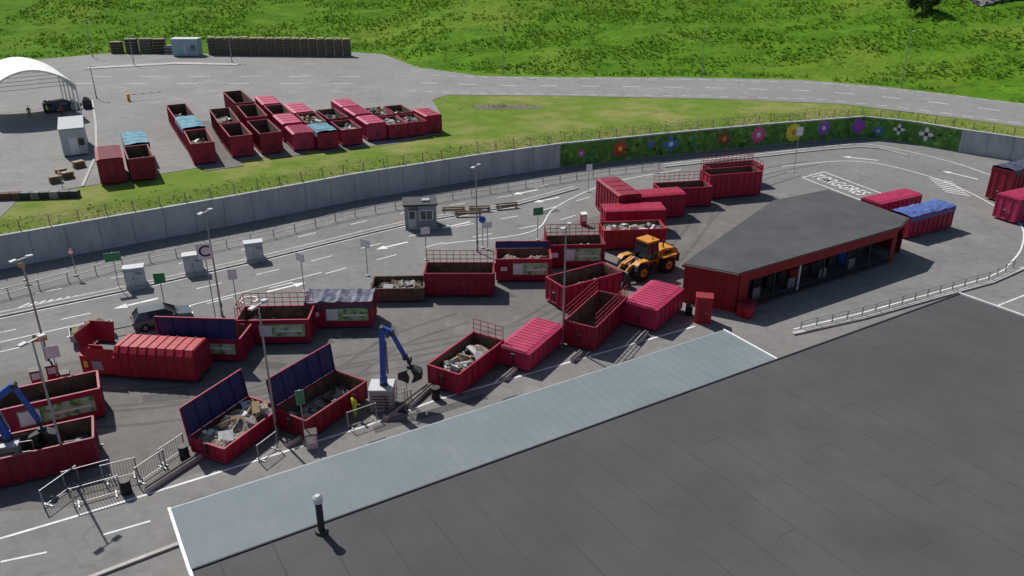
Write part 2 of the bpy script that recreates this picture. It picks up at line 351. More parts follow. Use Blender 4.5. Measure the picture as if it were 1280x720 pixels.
# ---------------------------------------------------------------- lower yard surfaces and markings
b=B(); b.poly([(x,y_,.004) for x,y_ in [(-60,33),(-24,36.4),(-17.3,40.2),(-9.1,45.2),(3.5,53.2),(14.5,59.3),(14.2,64),(27,81.5),(31,92),(24,96),(14,88),(5,82),(0,72),(-12,66),(-22,59),(-32,53),(-42,48),(-60,44)]],'asphy'); b.build('container_area_asphalt')
b=B()
for pp in([(-13.2,56),(-8.9,56.8),(-9.4,58.6),(-13.5,57.6)],[(-25,47),(-22,47.6),(-22.6,48.8),(-25.4,48)],[(-9,44.2),(-2,48.2),(-1.6,47.6),(-8.7,43.5)],[(-20,52),(-17,51.5),(-16.5,52.4),(-19.8,53)],[(3,85),(5.5,86.5),(4.8,87.6),(2.4,86)]):
    b.poly([(x,y_,.008) for x,y_ in pp],'patch')
b.build('asphalt_patches')
b=B(); zt=.0085
TR=[[(14,70),(18,78),(22,86),(28,94),(36,101)],[(5,70),(9,69),(14,71),(19,80),(22,88)],[(-14,52),(-6,55),(2,58.5),(8,66),(14,69)],[(-28,47.5),(-18,49),(-8,53),(0,57.5),(6,65)],[(20,93),(26,97),(34,103),(40,106)],[(-20,46.5),(-13,50),(-9,56),(-4,60)],[(-33,44.5),(-22,46),(-14,50.5)]]
for i,c in enumerate(TR):
    for o_ in(-.95,.95):
        zt+=.0002; ribbon(curve(offs(c,o_)),.3,zt,zt,'tyre',b=b)
b.build('tyre_marks')
b=B(); ZP=.013
def line(pts,w=.16):
    global ZP
    ZP+=.00006; ribbon(pts,w,ZP,ZP,'paint',b=b)
def dash(pts,on,off,w=.14):
    for p,d in resample(pts,on+off):
        q=p+d*on; line([(p.x,p.y),(q.x,q.y)],w)
line([(-30,32.2),(-24.1,35.5),(-17.5,39.4),(-9.3,44.4),(-5.2,47.4),(3.5,52.2),(14.7,58.4)],.18)
line([(-26.1,32.1),(-24.1,32.8)],.14);line([(-21.8,34.1),(-19.7,35.2)],.14);line([(-30.5,30.2),(-28.5,31.1)],.14)
K1=[(-75,39),(-42,60.6),(-34.6,65.3),(-23.9,72.9),(-14.3,80.4),(-10.4,83.2),(0,88.6),(7.8,95.1)]
dash(offs(K1,-3.6),2.2,3.2);dash(offs(K1,-7.2),2.2,3.2);dash(offs(K1,3.2),2.0,4)
line(offs(K1,-.75)[0:7],.13)
line([(-27.3,62.2),(-17.6,69.3)],.14); line([(-46,51.5),(-34.5,59)],.14)
line(curve([(-7,76.5),(2,80),(5,88),(12,97),(22,103)]),.14)
line(curve([(20,105.4),(33.5,110.3),(46.3,115.2),(52,115.5),(58.4,107.6),(61.5,97),(61,86),(56,75),(50,68),(40,61.5)]),.16)
line(curve([(35.5,104.4),(44,107),(48.9,105.6),(52.8,100),(54.3,95.1),(54.9,88),(54.3,82),(50.6,75.4),(46,70)]),.16)
line([(22.5,57.9),(28.8,60.7),(37.5,65.1),(43.2,68),(46,70)],.14)
bx=[(36.6,99.4),(40.2,101.9),(44.3,92),(40.9,89.3)]
line([bx[0],bx[1],bx[2],bx[3],bx[0]],.17)
for i in range(7):
    y0=92+i*.9; line([(51.8+i*.1,y0+1.6),(54+.1*i,y0)],.22)
for i in range(8): line([(-41.5+i*.55,61.8-.1*i+.36*i),(-41.1+i*.55,62.7-.1*i+.36*i)],.2)
def arrow(x,y_,a,L=3.6):
    global ZP
    ZP+=.00006
    c,s=math.cos(a),math.sin(a); T=lambda u,v:(x+u*c-v*s,y_+u*s+v*c,ZP)
    b.poly([T(-L/2,-.14),(T(L/2-1.1,-.14)),T(L/2-1.1,.14),T(-L/2,.14)],'paint'); b.poly([T(L/2-1.1,-.5),T(L/2,0),T(L/2-1.1,.5)],'paint')
arrow(1.6,93.4,3.7);arrow(4,90.5,3.7);arrow(47.3,108.3,2.7,4.6);arrow(57,100.5,2.2,4.6);arrow(-6,82,3.75);arrow(-32,62.6,3.73);arrow(-12,76,3.75);arrow(-20,66,.6)
for x,y_ in[(-1.4,49.4),(5.2,53.1),(8.6,55)]: line([(x,y_),(x+1.6,y_+2.7)],.13)
for i in range(12):
    a=6.283*i/12;c=6.283*(i+1)/12; line([(-22.6+math.cos(a)*.7,63.4+math.sin(a)*.7),(-22.6+math.cos(c)*.7,63.4+math.sin(c)*.7)],.14)
b.build('road_markings')
f=bpy.data.curves.new('road_text','FONT'); f.body='TORGGRES'; f.size=2.9; f.align_x='CENTER'; f.align_y='CENTER'; f.space_character=.98; f.materials.append(M['paint'])
o=bpy.data.objects.new('road_text',f); scn.collection.objects.link(o); o.location=(40.1,96.4,.03); o.rotation_euler=(0,0,math.atan2(-.92,.39)); o.scale=(.6,1.0,1)

# kerbs
b=B(); ribbon(K1,1.0,0,.13,'kerb',b=b); ribbon(K1,.55,.13,.134,'asph',b=b); b.build('kerb_island')
b=B(); ribbon([(22.1,57),(28.8,59.8),(37.5,64.2),(43.2,67),(48,70.3)],.4,0,.14,'kerb',b=b); b.build('kerb')
b=B(); ribbon([(-21.5,30.6),(-17.4,33.4)],.25,0,.13,'kerb',b=b); b.build('kerb')
b=B(); ribbon(curve([(20,104),(33,108.7),(46,113.3),(51.5,113.6),(54.5,109.5)]),.3,0,.13,'kerb',b=b); b.build('kerb')
K2=[(-75,42),(-44,63.3),(-36.7,70.3),(-25.2,77.6),(-17.5,84.4),(-7.4,90.5),(12.4,100.6),(20,103.5)]
fence('metal_railing',K2,2.4,.95,lambda x,y:0,'steel',(.97,.5),.06,.08)
fence('guard_rail',[(23,57.8),(28.8,60.3),(37.5,64.8),(43.2,67.6),(47.5,70.8)],1.6,.75,lambda x,y:.05,'steel',(.95,.6),.05,.08)
for (x,y_,a,L) in [(-6.5,86,.12,2.6),(-3.6,86.4,.12,2.4),(-.6,87.4,.3,2.6),(-4.8,84.8,.1,3)]:
    b=B(); b.box((0,0,.35),(L,.16,.24),'wood');b.box((0,0,.62),(L,.05,.16),'wood')
    for sx in(-1,1): b.box((sx*(L/2-.25),0,.15),(.14,.5,.3),'kerb'); b.box((sx*(L/2-.25),.06,.45),(.08,.08,.5),'dark')
    b.build('timber_barrier',(x,y_,.0),a)

# ---------------------------------------------------------------- containers
def waste(b,x0,x1,y0,y1,z,kind,amp=.5):
    cols={'mixed':['plast','card','junk','rust','wood','blue','rust','card'],'wood':['wood','card','wood','white'],'white':['plast','lgrey','junk','card','plast','rust'],'metal':['steel','dark','rust','grey','white'],'card':['card','wood','junk','card','plast'],'dark':['dark','rust','junk','grey']}[kind]
    b.heap(x0,x1,y0,y1,z,amp,'junk' if kind!='wood' else 'wood')
    for _ in range(int((x1-x0)*(y1-y0)*3)):
        s=U(.2,.95); b.box((U(x0+.3,x1-.3),U(y0+.3,y1-.3),z+amp*U(.3,1)),(s,s*U(.25,.9),s*U(.06,.5)),random.choice(cols),rz=U(0,3),rx=U(-.6,.6),ry=U(-.6,.6))
def container(p1,p2,W=2.45,H=2.3,kind='open',red='crimson',content=None,fill=.5,lid=None,cage='',label=False,L=None,anchor=1,z=0,name=None,tarp='bluetarp',lidh=1.8):
    p1=Vector(p1);p2=Vector(p2);d=(p2-p1).normalized();L=L or (p2-p1).length
    if anchor==2: p1=p2-d*L
    nn=Vector((-d.y,d.x)); c=p1+d*L/2+nn*W/2
    b=B(); X=L/2;Y=W/2;zb=.22;t=.07
    b.bb(-X+.1,X-.1,-Y*.55-.09,-Y*.55+.09,.02,zb,'dark'); b.bb(-X+.1,X-.1,Y*.55-.09,Y*.55+.09,.02,zb,'dark')
    for sx in(-1,1): b.cyl((sx*(X-.4),-Y*.75,.13),(sx*(X-.4),Y*.75,.13),.12,.12,'dark',8)
    closed=kind in('ribbed','flat')
    if closed:
        b.bb(-X,X,-Y,Y,zb,H,red)
    else:
        b.bb(-X,X,-Y,Y,zb,zb+.1,red)
        b.bb(-X,X,-Y,-Y+t,zb+.1,H,red);b.bb(-X,X,Y-t,Y,zb+.1,H,red)
        b.bb(-X,-X+t,-Y+t,Y-t,zb+.1,H,red);b.bb(X-t,X,-Y+t,Y-t,zb+.1,H,red)
        i=t;e=.015
        b.bb(-X+i,X-i,-Y+i,-Y+i+e,zb+.13,H-.02,'rust');b.bb(-X+i,X-i,Y-i-e,Y-i,zb+.13,H-.02,'rust')
        b.bb(-X+i,-X+i+e,-Y+i+e,Y-i-e,zb+.13,H-.02,'rust');b.bb(X-i-e,X-i,-Y+i+e,Y-i-e,zb+.13,H-.02,'rust')
        b.bb(-X+i,X-i,-Y+i,Y-i,zb+.1,zb+.125,'rust')
    for sy in(-1,1):
        b.box((0,sy*(Y+.015),H),(L+.1,.13,.13),red); b.box((0,sy*(Y+.01),zb+.06),(L+.06,.1,.14),red)
    for sx in(-1,1):
        b.box((sx*(X+.015),0,H+.002),(.13,W-.12,.128),red); b.box((sx*(X+.01),0,zb+.061),(.1,W-.1,.14),red)
        for sy in(-1,1): b.box((sx*(X-.03),sy*(Y-.03),(H+zb)/2),(.16,.16,H-zb-.1),red)
    nr=max(4,int(L/.72))
    for i in range(1,nr):
        x=-X+L*i/nr
        for sy in(-1,1):
            if label and sy==-1 and i>nr*.28: continue
            b.box((x,sy*(Y+.03),(H+zb)/2),(.09,.07,H-zb-.18),red)
    for yy in(-Y*.4,Y*.4):
        for sx in(-1,1): b.box((sx*(X+.03),yy,(H+zb)/2),(.07,.09,H-zb-.18),red)
    for zz in(.35,.62,.86): b.box((X+.05,0,zb+(H-zb)*zz),(.06,W*.86,.07),red)
    b.cyl((X+.1,-Y*.15,zb+.1),(X+.1,-Y*.15,H-.1),.025,.025,'dark',6)
    b.bar((-X-.12,0,.5),(-X-.12,0,1.35),.16,.07,'dark'); b.cyl((-X-.16,-.12,1.3),(-X-.16,.12,1.3),.04,.04,'steel',6)
    if label:
        b.bb(-X+L*.30,X-L*.06,-Y-.055,-Y,zb+.5,H-.35,'label'); b.bb(-X+L*.31,-X+L*.48,-Y-.06,-Y-.055,zb+.58,H-.45,'white'); b.bb(-X+L*.08,-X+L*.2,-Y-.075,-Y-.06,zb+.9,H-.7,'white')
        b.bb(-X+L*.55,X-L*.1,-Y-.062,-Y-.055,zb+.9,zb+1.05,'white')
    if closed:
        rr=H+.06
        b.xprism([(-Y-.05,rr),(Y+.05,rr),(Y*.8,rr+.1),(-Y*.8,rr+.1)],-X-.03,X+.03,red)
        if kind=='ribbed':
            n=int(L/.42)
            for i in range(n+1):
                x=-X+.06+(L-.12)*i/n; b.box((x,0,rr+.11),(.13,W*.8,.07),red)
        else:
            for x in(-X*.5,0,X*.5): b.box((x,0,rr+.115),(.09,W*.78,.05),red)
    if kind=='tarp':
        nx,ny=16,8; vs=[]; sd=U(0,90)
        for j in range(ny+1):
            for i in range(nx+1):
                u=i/nx*2-1;v=j/ny*2-1
                zz=H+.1+.16*(1-v*v)+.12*noise.noise(Vector((u*4,v*3,sd)))+(.06 if i%4==0 else -.04)
                if abs(v)==1: zz=H-.38+.06*noise.noise(Vector((u*9,0,sd)))
                vs.append((u*(X+.07),max(-1,min(1,v*1.28))*(Y+.1),zz))
        b.add(vs,[(j*(nx+1)+i,j*(nx+1)+i+1,(j+1)*(nx+1)+i+1,(j+1)*(nx+1)+i) for j in range(ny) for i in range(nx)],tarp)
    if content: waste(b,-X+.12,X-.12,-Y+.12,Y-.12,zb+(H-zb)*fill,content,.45 if fill<.8 else .6)
    if lid:
        sy=1 if lid=='far' else -1
        y0=sy*(Y+.08); y1=y0+sy*.28 if sy==1 else y0-.05
        vs=[(-X,y0,H+.08),(X,y0,H+.08),(X,y1,H+lidh),(-X,y1,H+lidh)]
        vs+=[(a,bq+.06*(1),c_) for a,bq,c_ in vs]
        b.add(vs,[(0,1,2,3),(7,6,5,4),(0,4,5,1),(1,5,6,2),(2,6,7,3),(3,7,4,0)],'blue')
        for i in range(6):
            x=-X+.05+(L-.1)*i/5; b.bar((x,y0-.04,H+.08),(x,y1-.04,H+lidh),.07,.06,'blue')
        b.bar((-X,y1,H+lidh+.03),(X,y1,H+lidh+.03),.1,.07,red); 
        for sx in(-1,1): b.bar((sx*(X+.03),y0,H*.5),(sx*(X+.03),y1,H+lidh),.08,.08,red)
    if cage:
        hh=1.15
        def cg(a,c_):
            a=Vector(a);c_=Vector(c_);n=max(3,int((c_-a).length/.55)); up=Vector((0,0,hh))
            for i in range(n+1):
                p=a+(c_-a)*i/n; b.cyl(p,p+up,.025,.025,red,5)
            for q in(.33,.66,1): b.bar(a+up*q,c_+up*q,.05,.05,red)
        if 'f' in cage: cg((-X,Y+.02,H),(X,Y+.02,H))
        if 'l' in cage: cg((-X,-Y,H),(-X,Y,H))
        if 'r' in cage: cg((X,-Y,H),(X,Y,H))
        if 'n' in cage: cg((-X,-Y,H),(X,-Y,H))
    nm=name or {'open':'open_waste_container','ribbed':'closed_waste_container','flat':'closed_waste_container','tarp':'tarp_covered_waste_container'}[kind]
    return b.build(nm,(c.x,c.y,z),math.atan2(d.y,d.x),bevel=.015)
# middle row
container((-25.8,52.9),(-19.9,52.5),H=1.9,lid='near',label=True,lidh=1.75,content='mixed',fill=.3)
container((-20.9,55.2),(-15.5,55.4),H=2.1,cage='fl',label=True,content='card',fill=.25)
container((-16.3,57.9),(-11.1,58.1),H=2.2,kind='tarp',tarp='navytarp',label=True)
container((-11.9,62.7),(-7.5,62.9),H=1.3,red='rust',content='dark',fill=.3,W=2.6)
container((-7.5,63.9),(-1.6,63.9),H=2.2,red='crimson_dark',cage='f')
container((-1.4,67.1),(3.5,67.2),H=2.2,kind='open',label=True,lid='far',lidh=.6,content='mixed',fill=.55)
container((3.2,70.2),(8.6,70.5),H=2.3,cage='fl',content='mixed',fill=.4,red='crimson_dark',label=True)
container((9.0,74.6),(15.1,75.2),H=2.1,red='signal_red',content='white',fill=.75)
container((9.6,79.0),(15.8,79.6),H=2.5,kind='flat',red='crimson')
container((9.9,86),(11.2,81.6),L=6.2,H=3.3,W=2.5,kind='flat',red='crimson_dark',anchor=2) 
container((12.0,83),(18.8,84.6),H=2.6,kind='ribbed',red='crimson')
container((16.6,87.1),(22.5,88.2),H=2.3,cage='f',content='dark',fill=.3)
container((22.8,90.5),(29.2,92.2),H=2.9,cage='fr',red='crimson',content='dark',fill=.3)
container((24,94.5),(30.5,96.3),H=2.4,cage='f',red='crimson_dark')
# right group
container((38.9,82),(44.4,85),L=6.6,H=2.3,kind='ribbed',red='crimson_faded')
container((40.1,77.6),(46.3,81.1),H=2.3,kind='tarp',red='crimson',tarp='bluetarp')
container((56.4,88.8),(62,92),L=6.4,H=3.8,red='crimson_dark',kind='tarp',tarp='navytarp')
container((53.6,82.2),(59,85),L=6.4,H=2.7,red='crimson_faded',kind='ribbed')
# angled row
container((4.3,61),(8.9,63.9),L=6.0,H=2.2,W=2.6,content='mixed',fill=.3)
container((6.2,54),(9.3,59.5),L=6.2,H=2.1,W=2.5,red='crimson_dark',cage='fn')
container((11.3,57.3),(13.9,61),L=5,H=1.9,W=2.9,kind='ribbed',red='crimson_faded')
container((1.2,51),(3.8,55.4),L=5.2,H=1.5,W=2.5,kind='ribbed',red='crimson_faded')
container((-3.6,47.9),(-.7,52.7),L=5.7,H=1.7,W=2.6,content='white',fill=.4,cage='r')
container((-12.8,42.6),(-10.3,46.6),L=5.6,H=1.5,W=2.7,lid='far',lidh=2.0,red='crimson_dark',content='dark',fill=.15)
container((-17.1,40.1),(-15.0,44.4),L=5.1,H=1.2,W=2.7,lid='far',lidh=2.0,content='card',fill=.75,red='crimson')
container((-31.3,42.9),(-26.7,45.3),L=6.8,H=2.2,W=2.5,anchor=2,label=True,content='dark',fill=.3)
container((-29.1,38),(-24.7,40.1),L=6.8,H=2.0,W=2.5,anchor=2,red='crimson_dark',label=False,content='dark',fill=.2)

# press container with loading hopper
b=B(); X=4.3;Y=1.25
b.xprism([(-Y,.35),(Y,.35),(Y,2.2),(Y-.35,2.6),(-Y+.35,2.6),(-Y,2.2)],-1.6,X,'signal_red')
for i in range(9):
    x=-1.3+i*.68
    b.xprism([(-Y-.05,.4),(Y+.05,.4),(Y+.05,2.22),(Y-.33,2.66),(-Y+.33,2.66),(-Y-.05,2.22)],x,x+.1,'signal_red')
b.bb(-X,-1.62,-1.15,1.15,.35,1.75,'signal_red'); b.bb(-X+.4,-2,-1.0,1.0,1.75,2.0,'dark')
b.add([(-X+.3,-1.15,1.76),(-1.7,-1.15,1.76),(-1.5,-1.3,2.5),(-X+.1,-1.3,2.5)],[(0,1,2,3)],'signal_red')
b.box((-3.6,.9,2.7),(1.9,.07,1.5),'signal_red',rx=-.25); b.box((-4.2,0,2.75),(.07,2.1,1.3),'signal_red',ry=-.3)
b.box((-2.9,-1.0,2.3),(1.0,.06,.8),'signal_red',rx=.3)
b.bb(-X,X,-.75,-.55,.05,.35,'dark');b.bb(-X,X,.55,.75,.05,.35,'dark')
b.box((X+.04,0,1.4),(.08,2.2,1.9),'crimson_dark'); b.bb(-3.4,-2.6,-1.22,-1.16,.7,1.4,'grey'); b.box((-3.9,-1.17,1.1),(.3,.05,.5),'f_yel')
b.build('press_container',(-26.2,51.1,0),-.12,bevel=.02)

# upper yard containers: rows run away from the viewer
hd=Vector((-.45,.893)); sd=Vector((.893,.45))
def upr(c,items,W=2.5):
    p=Vector(c)
    for kind,L,red,H,ex in items:
        c0=p+sd*W/2+sd*U(-.15,.15)
        a=U(-.03,.03); h2=Vector((hd.x*math.cos(a)-hd.y*math.sin(a),hd.x*math.sin(a)+hd.y*math.cos(a)))
        container(c0,c0+h2*L,L=L,W=W,H=H,kind=kind,red=red,z=ZU+.04,**ex)
        p=p+hd*(L+.7)
T_={'tarp':'teal'}
upr((-43,84.8),[('ribbed',5.8,'crimson_dark',2.7,{})])
upr((-40.2,86.3),[('open',5.8,'crimson_dark',2.5,{'content':'dark','fill':.3}),('tarp',6.4,'crimson_dark',2.4,T_)])
upr((-35.8,92.6),[('open',7,'crimson',2.5,{'content':'dark','fill':.4}),('tarp',7,'crimson',2.5,T_),('open',8.5,'crimson',2.5,{'content':'dark','fill':.3})])
upr((-32.3,95.7),[('open',7,'crimson',2.6,{}),('open',9,'crimson_dark',2.6,{'content':'dark','fill':.5})])
upr((-29.1,97.2),[('open',7.4,'crimson_dark',2.6,{}),('open',8.0,'crimson',2.9,{}),('open',9.0,'crimson_dark',3.1,{})])
upr((-25.6,98.7),[('ribbed',4.4,'crimson_faded',2.1,{}),('flat',5.6,'crimson_faded',2.3,{}),('open',6,'crimson',2.3,{}),('flat',6,'crimson_faded',2.3,{})])
upr((-22.7,99.3),[('tarp',4.6,'crimson',2.1,T_),('open',5.6,'crimson_dark',2.3,{'content':'card','fill':.7}),('flat',6.2,'crimson_faded',2.3,{})])
upr((-20.1,101),[('open',5.2,'crimson',2.1,{'content':'metal','fill':.5}),('open',6,'crimson_dark',2.3,{'content':'dark','fill':.5})])
upr((-17.4,103.6),[('flat',4.6,'crimson_faded',2.2,{}),('ribbed',5,'crimson_faded',2.3,{}),('flat',5.2,'crimson_faded',2.3,{})])
upr((-14.8,104.5),[('open',4.8,'crimson',1.9,{'content':'metal','fill':.6}),('open',5,'crimson',2.0,{'content':'white','fill':.8})])
upr((-12.3,105.9),[('open',4.8,'crimson',1.9,{'content':'dark','fill':.6}),('open',5,'crimson_dark',2.0,{'content':'dark','fill':.5})])
upr((-10.4,107.6),[('flat',4.6,'crimson',2.3,{})],W=2.2)

# ---------------------------------------------------------------- pavilion
pav=bpy.data.objects.new('pavilion_shelter',None); scn.collection.objects.link(pav)
RP=[(14.2,62.8),(15.8,65.1),(26.7,79.7),(33.7,83.4),(38.3,74.3),(36.5,71.9),(18.3,60.7)]
b=B(); b.prism(RP[::-1],3.3,3.52,'redwall','roofpav')
cx=sum(p[0] for p in RP)/7;cy=sum(p[1] for p in RP)/7
IN=[(cx+(x-cx)*.97,cy+(y_-cy)*.97) for x,y_ in RP]
b.prism([(cx+(x-cx)*.985,cy+(y_-cy)*.985) for x,y_ in RP][::-1],3.52,3.58,'roofpav')
b.build('roof',parent=pav)
b=B()
def wallseg(a,c_,z0,z1,k,t=.14): 
    a=Vector(a);c_=Vector(c_);m=(a+c_)/2; b.box((m.x,m.y,(z0+z1)/2),((c_-a).length,t,z1-z0),k,rz=math.atan2(c_.y-a.y,c_.x-a.x))
wallseg(IN[0],IN[6],0,3.3,'redwall')
wallseg(IN[0],IN[1],0,3.29,'redwall');wallseg(IN[1],IN[2],0,3.295,'redwall');wallseg(IN[2],IN[3],0,3.285,'redwall');wallseg(IN[3],IN[4],0,3.295,'redwall')
a=Vector(IN[6]);c_=Vector(IN[5]);d=(c_-a).normalized();L=(c_-a).length
wallseg(a+d*.1,a+d*1.2,0,3.29,'redwall'); 
wallseg(a+d*1.2,c_,2.6,3.28,'redwall',.16); wallseg(c_-d*.6,c_,0,2.59,'redwall')
wallseg(a+d*1.2,c_-d*.6,0,.25,'dark',.2)
nn=Vector((-d.y,d.x))
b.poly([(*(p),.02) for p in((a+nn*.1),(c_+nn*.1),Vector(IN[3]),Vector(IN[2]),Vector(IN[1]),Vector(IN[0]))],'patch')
for i in range(1,6):
    p=a+d*(1.2+(L-1.8)*i/6); b.box((p.x,p.y,1.42),(.12,.12,2.35),'white' if i in(2,) else 'dark',rz=math.atan2(d.y,d.x))
for i in range(13):
    p=a+d*(2.1+(L-4)*i/12)+nn*U(2.2,2.8); b.box((p.x,p.y,.6),(1.1,1.0,1.2),random.choice(['redwall','dark','dark','craneblue','dark']),rz=math.atan2(d.y,d.x))
    p=a+d*(2.1+(L-4)*i/12)+nn*U(.7,1.0)
    if i%3==1: b.box((p.x,p.y,.5),(.9,.08,1.0),'steel',rz=math.atan2(d.y,d.x))
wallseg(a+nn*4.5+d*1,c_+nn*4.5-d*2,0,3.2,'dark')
wallseg(a-nn*.3+d*1.3,c_-nn*.3-d*.8,.78,.83,'dark',.05)
for i in range(12):
    p=a-nn*.3+d*(1.4+(L-2.3)*i/11); b.box((p.x,p.y,.4),(.05,.05,.7),'dark')
b.build('walls',parent=pav)
b=B()
b.bb(-.65,.65,-.5,.5,0,2.2,'signal_red');b.bb(-.7,.7,-.55,.55,2.2,2.3,'redwall');b.bb(-.35,.35,-.52,-.5,.2,1.9,'crimson_dark');b.bb(.2,.28,-.56,-.52,.9,1.1,'steel')
b.build('red_storage_cabinet',(15.5,59.4,0),-.2,bevel=.02)
for x,y_ in[(18.9,60.3),(19.7,60.8),(19.3,59.9)]:
    b=B(); b.prism([(-.28,-.3),(.28,-.3),(.32,.3),(-.32,.3)],.08,1.0,'signal_red');b.box((0,0,1.03),(.7,.72,.07),'crimson_dark',rx=.08);b.cyl((-.3,.3,.1),(.3,.3,.1),.1,.1,'black');b.build('wheelie_bin',(x,y_,0),.5,bevel=.02)

# ---------------------------------------------------------------- large hall (foreground)
hall=bpy.data.objects.new('industrial_hall',None); scn.collection.objects.link(hall); hall.location=(-15.2,29,0); hall.rotation_euler[2]=math.atan2(.514,.858)
b=B()
b.bb(0,33.4,-4.72,0,5.7,5.98,'rooflt')
b.bb(.25,33.2,-4.6,-.25,0,5.7,'redwall')
for i in range(55):
    x=.3+i*.605; b.bb(x,x+.03,-4.7,-.03,5.98,5.990,'rooflt')
b.bb(-.13,0,-4.72,.03,5.62,6.06,'white'); b.bb(33.4,33.53,-4.9,.03,5.62,6.06,'white'); b.bb(0,33.4,0,.1,5.66,5.96,'grey')
for x in(.6,9.5,17.3,25.6): b.bb(x,x+.9,.1,.32,5.7,5.9,'dark')
b.build('annex_roof',parent=hall)
b=B()
W0=51.0
b.add([(0,-4.72,6.2),(W0,-4.72,6.2),(W0,-60,7.8),(0,-60,7.8),(0,-4.72,5.9),(W0,-4.72,5.9),(W0,-60,5.9),(0,-60,5.9)],[(3,2,1,0),(0,1,5,4),(1,2,6,5),(2,3,7,6),(3,0,4,7)],'roofdark')
sl=1.6/55.28
n=int(W0/1.05)
for i in range(1,n):
    x=i*W0/n; hh=.012
    b.add([(x-.04,-4.75,6.2),(x+.04,-4.75,6.2),(x+.04,-60,7.8),(x-.04,-60,7.8),(x-.025,-4.75,6.2+hh),(x+.025,-4.75,6.2+hh),(x+.025,-60,7.8+hh),(x-.025,-60,7.8+hh)],[(4,7,6,5),(0,4,5,1),(1,5,6,2),(3,7,4,0)],'roofseam' if i%2 else 'roofdark')
    if i%2: continue
    y0=-4.7-U(4,20)
    z=6.2+(-y0-4.72)*sl; x1=x+W0/n
    b.add([(x+.05,y0,z+.006),(x1-.05,y0,z+.006),(x1-.05,y0+.06,z+.004),(x+.05,y0+.06,z+.004)],[(0,1,2,3)],'roofseam')
b.bb(-.13,0,-60,-4.72,5.6,6.32,'white');
b.add([(W0,-4.6,6.3),(W0+.12,-4.6,6.3),(W0+.12,-60,7.9),(W0,-60,7.9),(W0,-4.6,5.8),(W0+.12,-4.6,5.8),(W0+.12,-60,5.8),(W0,-60,5.8)],[(3,2,1,0),(0,1,5,4),(1,2,6,5),(2,3,7,6),(3,0,4,7)],'white')
b.bb(.0,W0,-4.70,-4.62,5.99,6.26,'roofseam')
b.bb(.2,W0-.2,-59.8,-4.9,0,5.9,'redwall')
b.build('main_roof',parent=hall)
b=B(); b.cyl((0,0,-.1),(0,0,1.6),.15,.15,'dark',14);b.cyl((0,0,-.1),(0,0,.14),.34,.24,'dark',14);b.cyl((0,0,1.6),(0,0,1.85),.2,.2,'white',14);b.cyl((0,0,1.85),(0,0,1.93),.22,.1,'steel',14)
o=b.build('chimney_pipe',(5.2,-5.2,6.22),parent=hall)

# ---------------------------------------------------------------- lamps and signs
def lamp(x,y_,z=0,h=8.6,a=0,double=True):
    b=B(); b.cyl((0,0,0),(0,0,.5),.12,.11,'steel',10);b.cyl((0,0,.5),(0,0,h),.085,.05,'steel',10)
    b.bar((-.4 if double else 0,0,h),(.4,0,h+.04),.06,.06,'steel')
    for s in((-1,1) if double else (1,)):
        b.yprism([(s*.3,h-.02),(s*.78,h),(s*.78,h+.1),(s*.35,h+.14)] if s>0 else [(s*.35,h+.14),(s*.78,h+.1),(s*.78,h),(s*.3,h-.02)],-.15,.15,'lgrey')
    b.box((.0,-.1,1.0),(.12,.03,.35),'dark')
    return b.build('street_lamp',(x,y_,z),a)
for x,y_,h,a in[(-3.4,74.4,8.6,1.1),(-23.9,60.3,9.0,1.2),(-33.3,51.2,8.8,1.0),(-26.3,39.5,8.8,1.1),(-14.9,43.2,9.2,1.2),(3.9,55.4,9.6,1.1)]: lamp(x,y_,0,h,a)
for x,y_,h in[(-1.5,152.6,8.6),(34.1,150.2,8.6),(66.6,141.5,8.8),(-73.3,162,5.5),(-55.5,165.8,5),(-86,172,7),(-66,130.5,5)]: lamp(x,y_,tz(x,y_),h,.3,False)
def sign(x,y_,h,w,hh,k,a=0,shape='rect',txt=None,name='traffic_sign',tc='f_blk',z=0,back='grey'):
    b=B(); b.cyl((0,0,0),(0,0,h+hh/2),.04,.04,'steel',8); b.box((0,0,.05),(.35,.35,.1),'kerb')
    if shape=='rect':
        b.box((0,-.06,h),(w,.03,hh),back); b.box((0,-.079,h),(w-.06,.006,hh-.06),k)
    else:
        b.cyl((0,-.05,h),(0,-.075,h),w/2,w/2,k,20); b.cyl((0,-.076,h),(0,-.082,h),w/2*.72,w/2*.72,'white' if k=='redsign' else k,20)
    o=b.build(name,(x,y_,z),a)
    if txt:
        f=bpy.data.curves.new('letter','FONT'); f.body=txt; f.size=hh*1.0; f.align_x='CENTER'; f.align_y='CENTER'; f.offset=.012; f.materials.append(M[tc])
        t=bpy.data.objects.new('letter',f); scn.collection.objects.link(t); t.parent=o; t.location=(0,-.09,h); t.rotation_euler=(math.pi/2,0,0)
    return o
sign(-24.2,59.6,6.0,1.15,1.3,'white',.3,txt='C',name='letter_sign')
sign(-34.8,65.8,3.0,1.3,.8,'green',.4,name='direction_sign');sign(-23.1,61.8,3.1,.7,.9,'white',.2);sign(-18.2,65,3.3,1.0,.7,'white',-.6,name='direction_sign')
sign(-13.2,68.5,3.2,1.0,.7,'white',-.5,name='direction_sign');sign(-2.9,75.4,3,.7,.7,'bluesign',0,'round');sign(-2.4,75.0,2.6,.9,.6,'white',.3,name='direction_sign')
sign(-8.2,72.3,3,.9,.7,'white',.3,name='direction_sign');sign(2.6,77.6,3.1,1.1,.8,'green',.4,name='direction_sign');sign(9.1,93.5,3,.8,.8,'white',.4)
sign(-28.8,61,3.1,.9,.9,'green',.2,name='direction_sign');sign(-39.9,68.5,2.4,.6,.6,'redsign',.2,'round');sign(36.3,101.9,5.3,.9,1.1,'white',.1,name='flag_sign');sign(-10.4,83.9,1.6,.7,.7,'white',.4,name='information_sign')
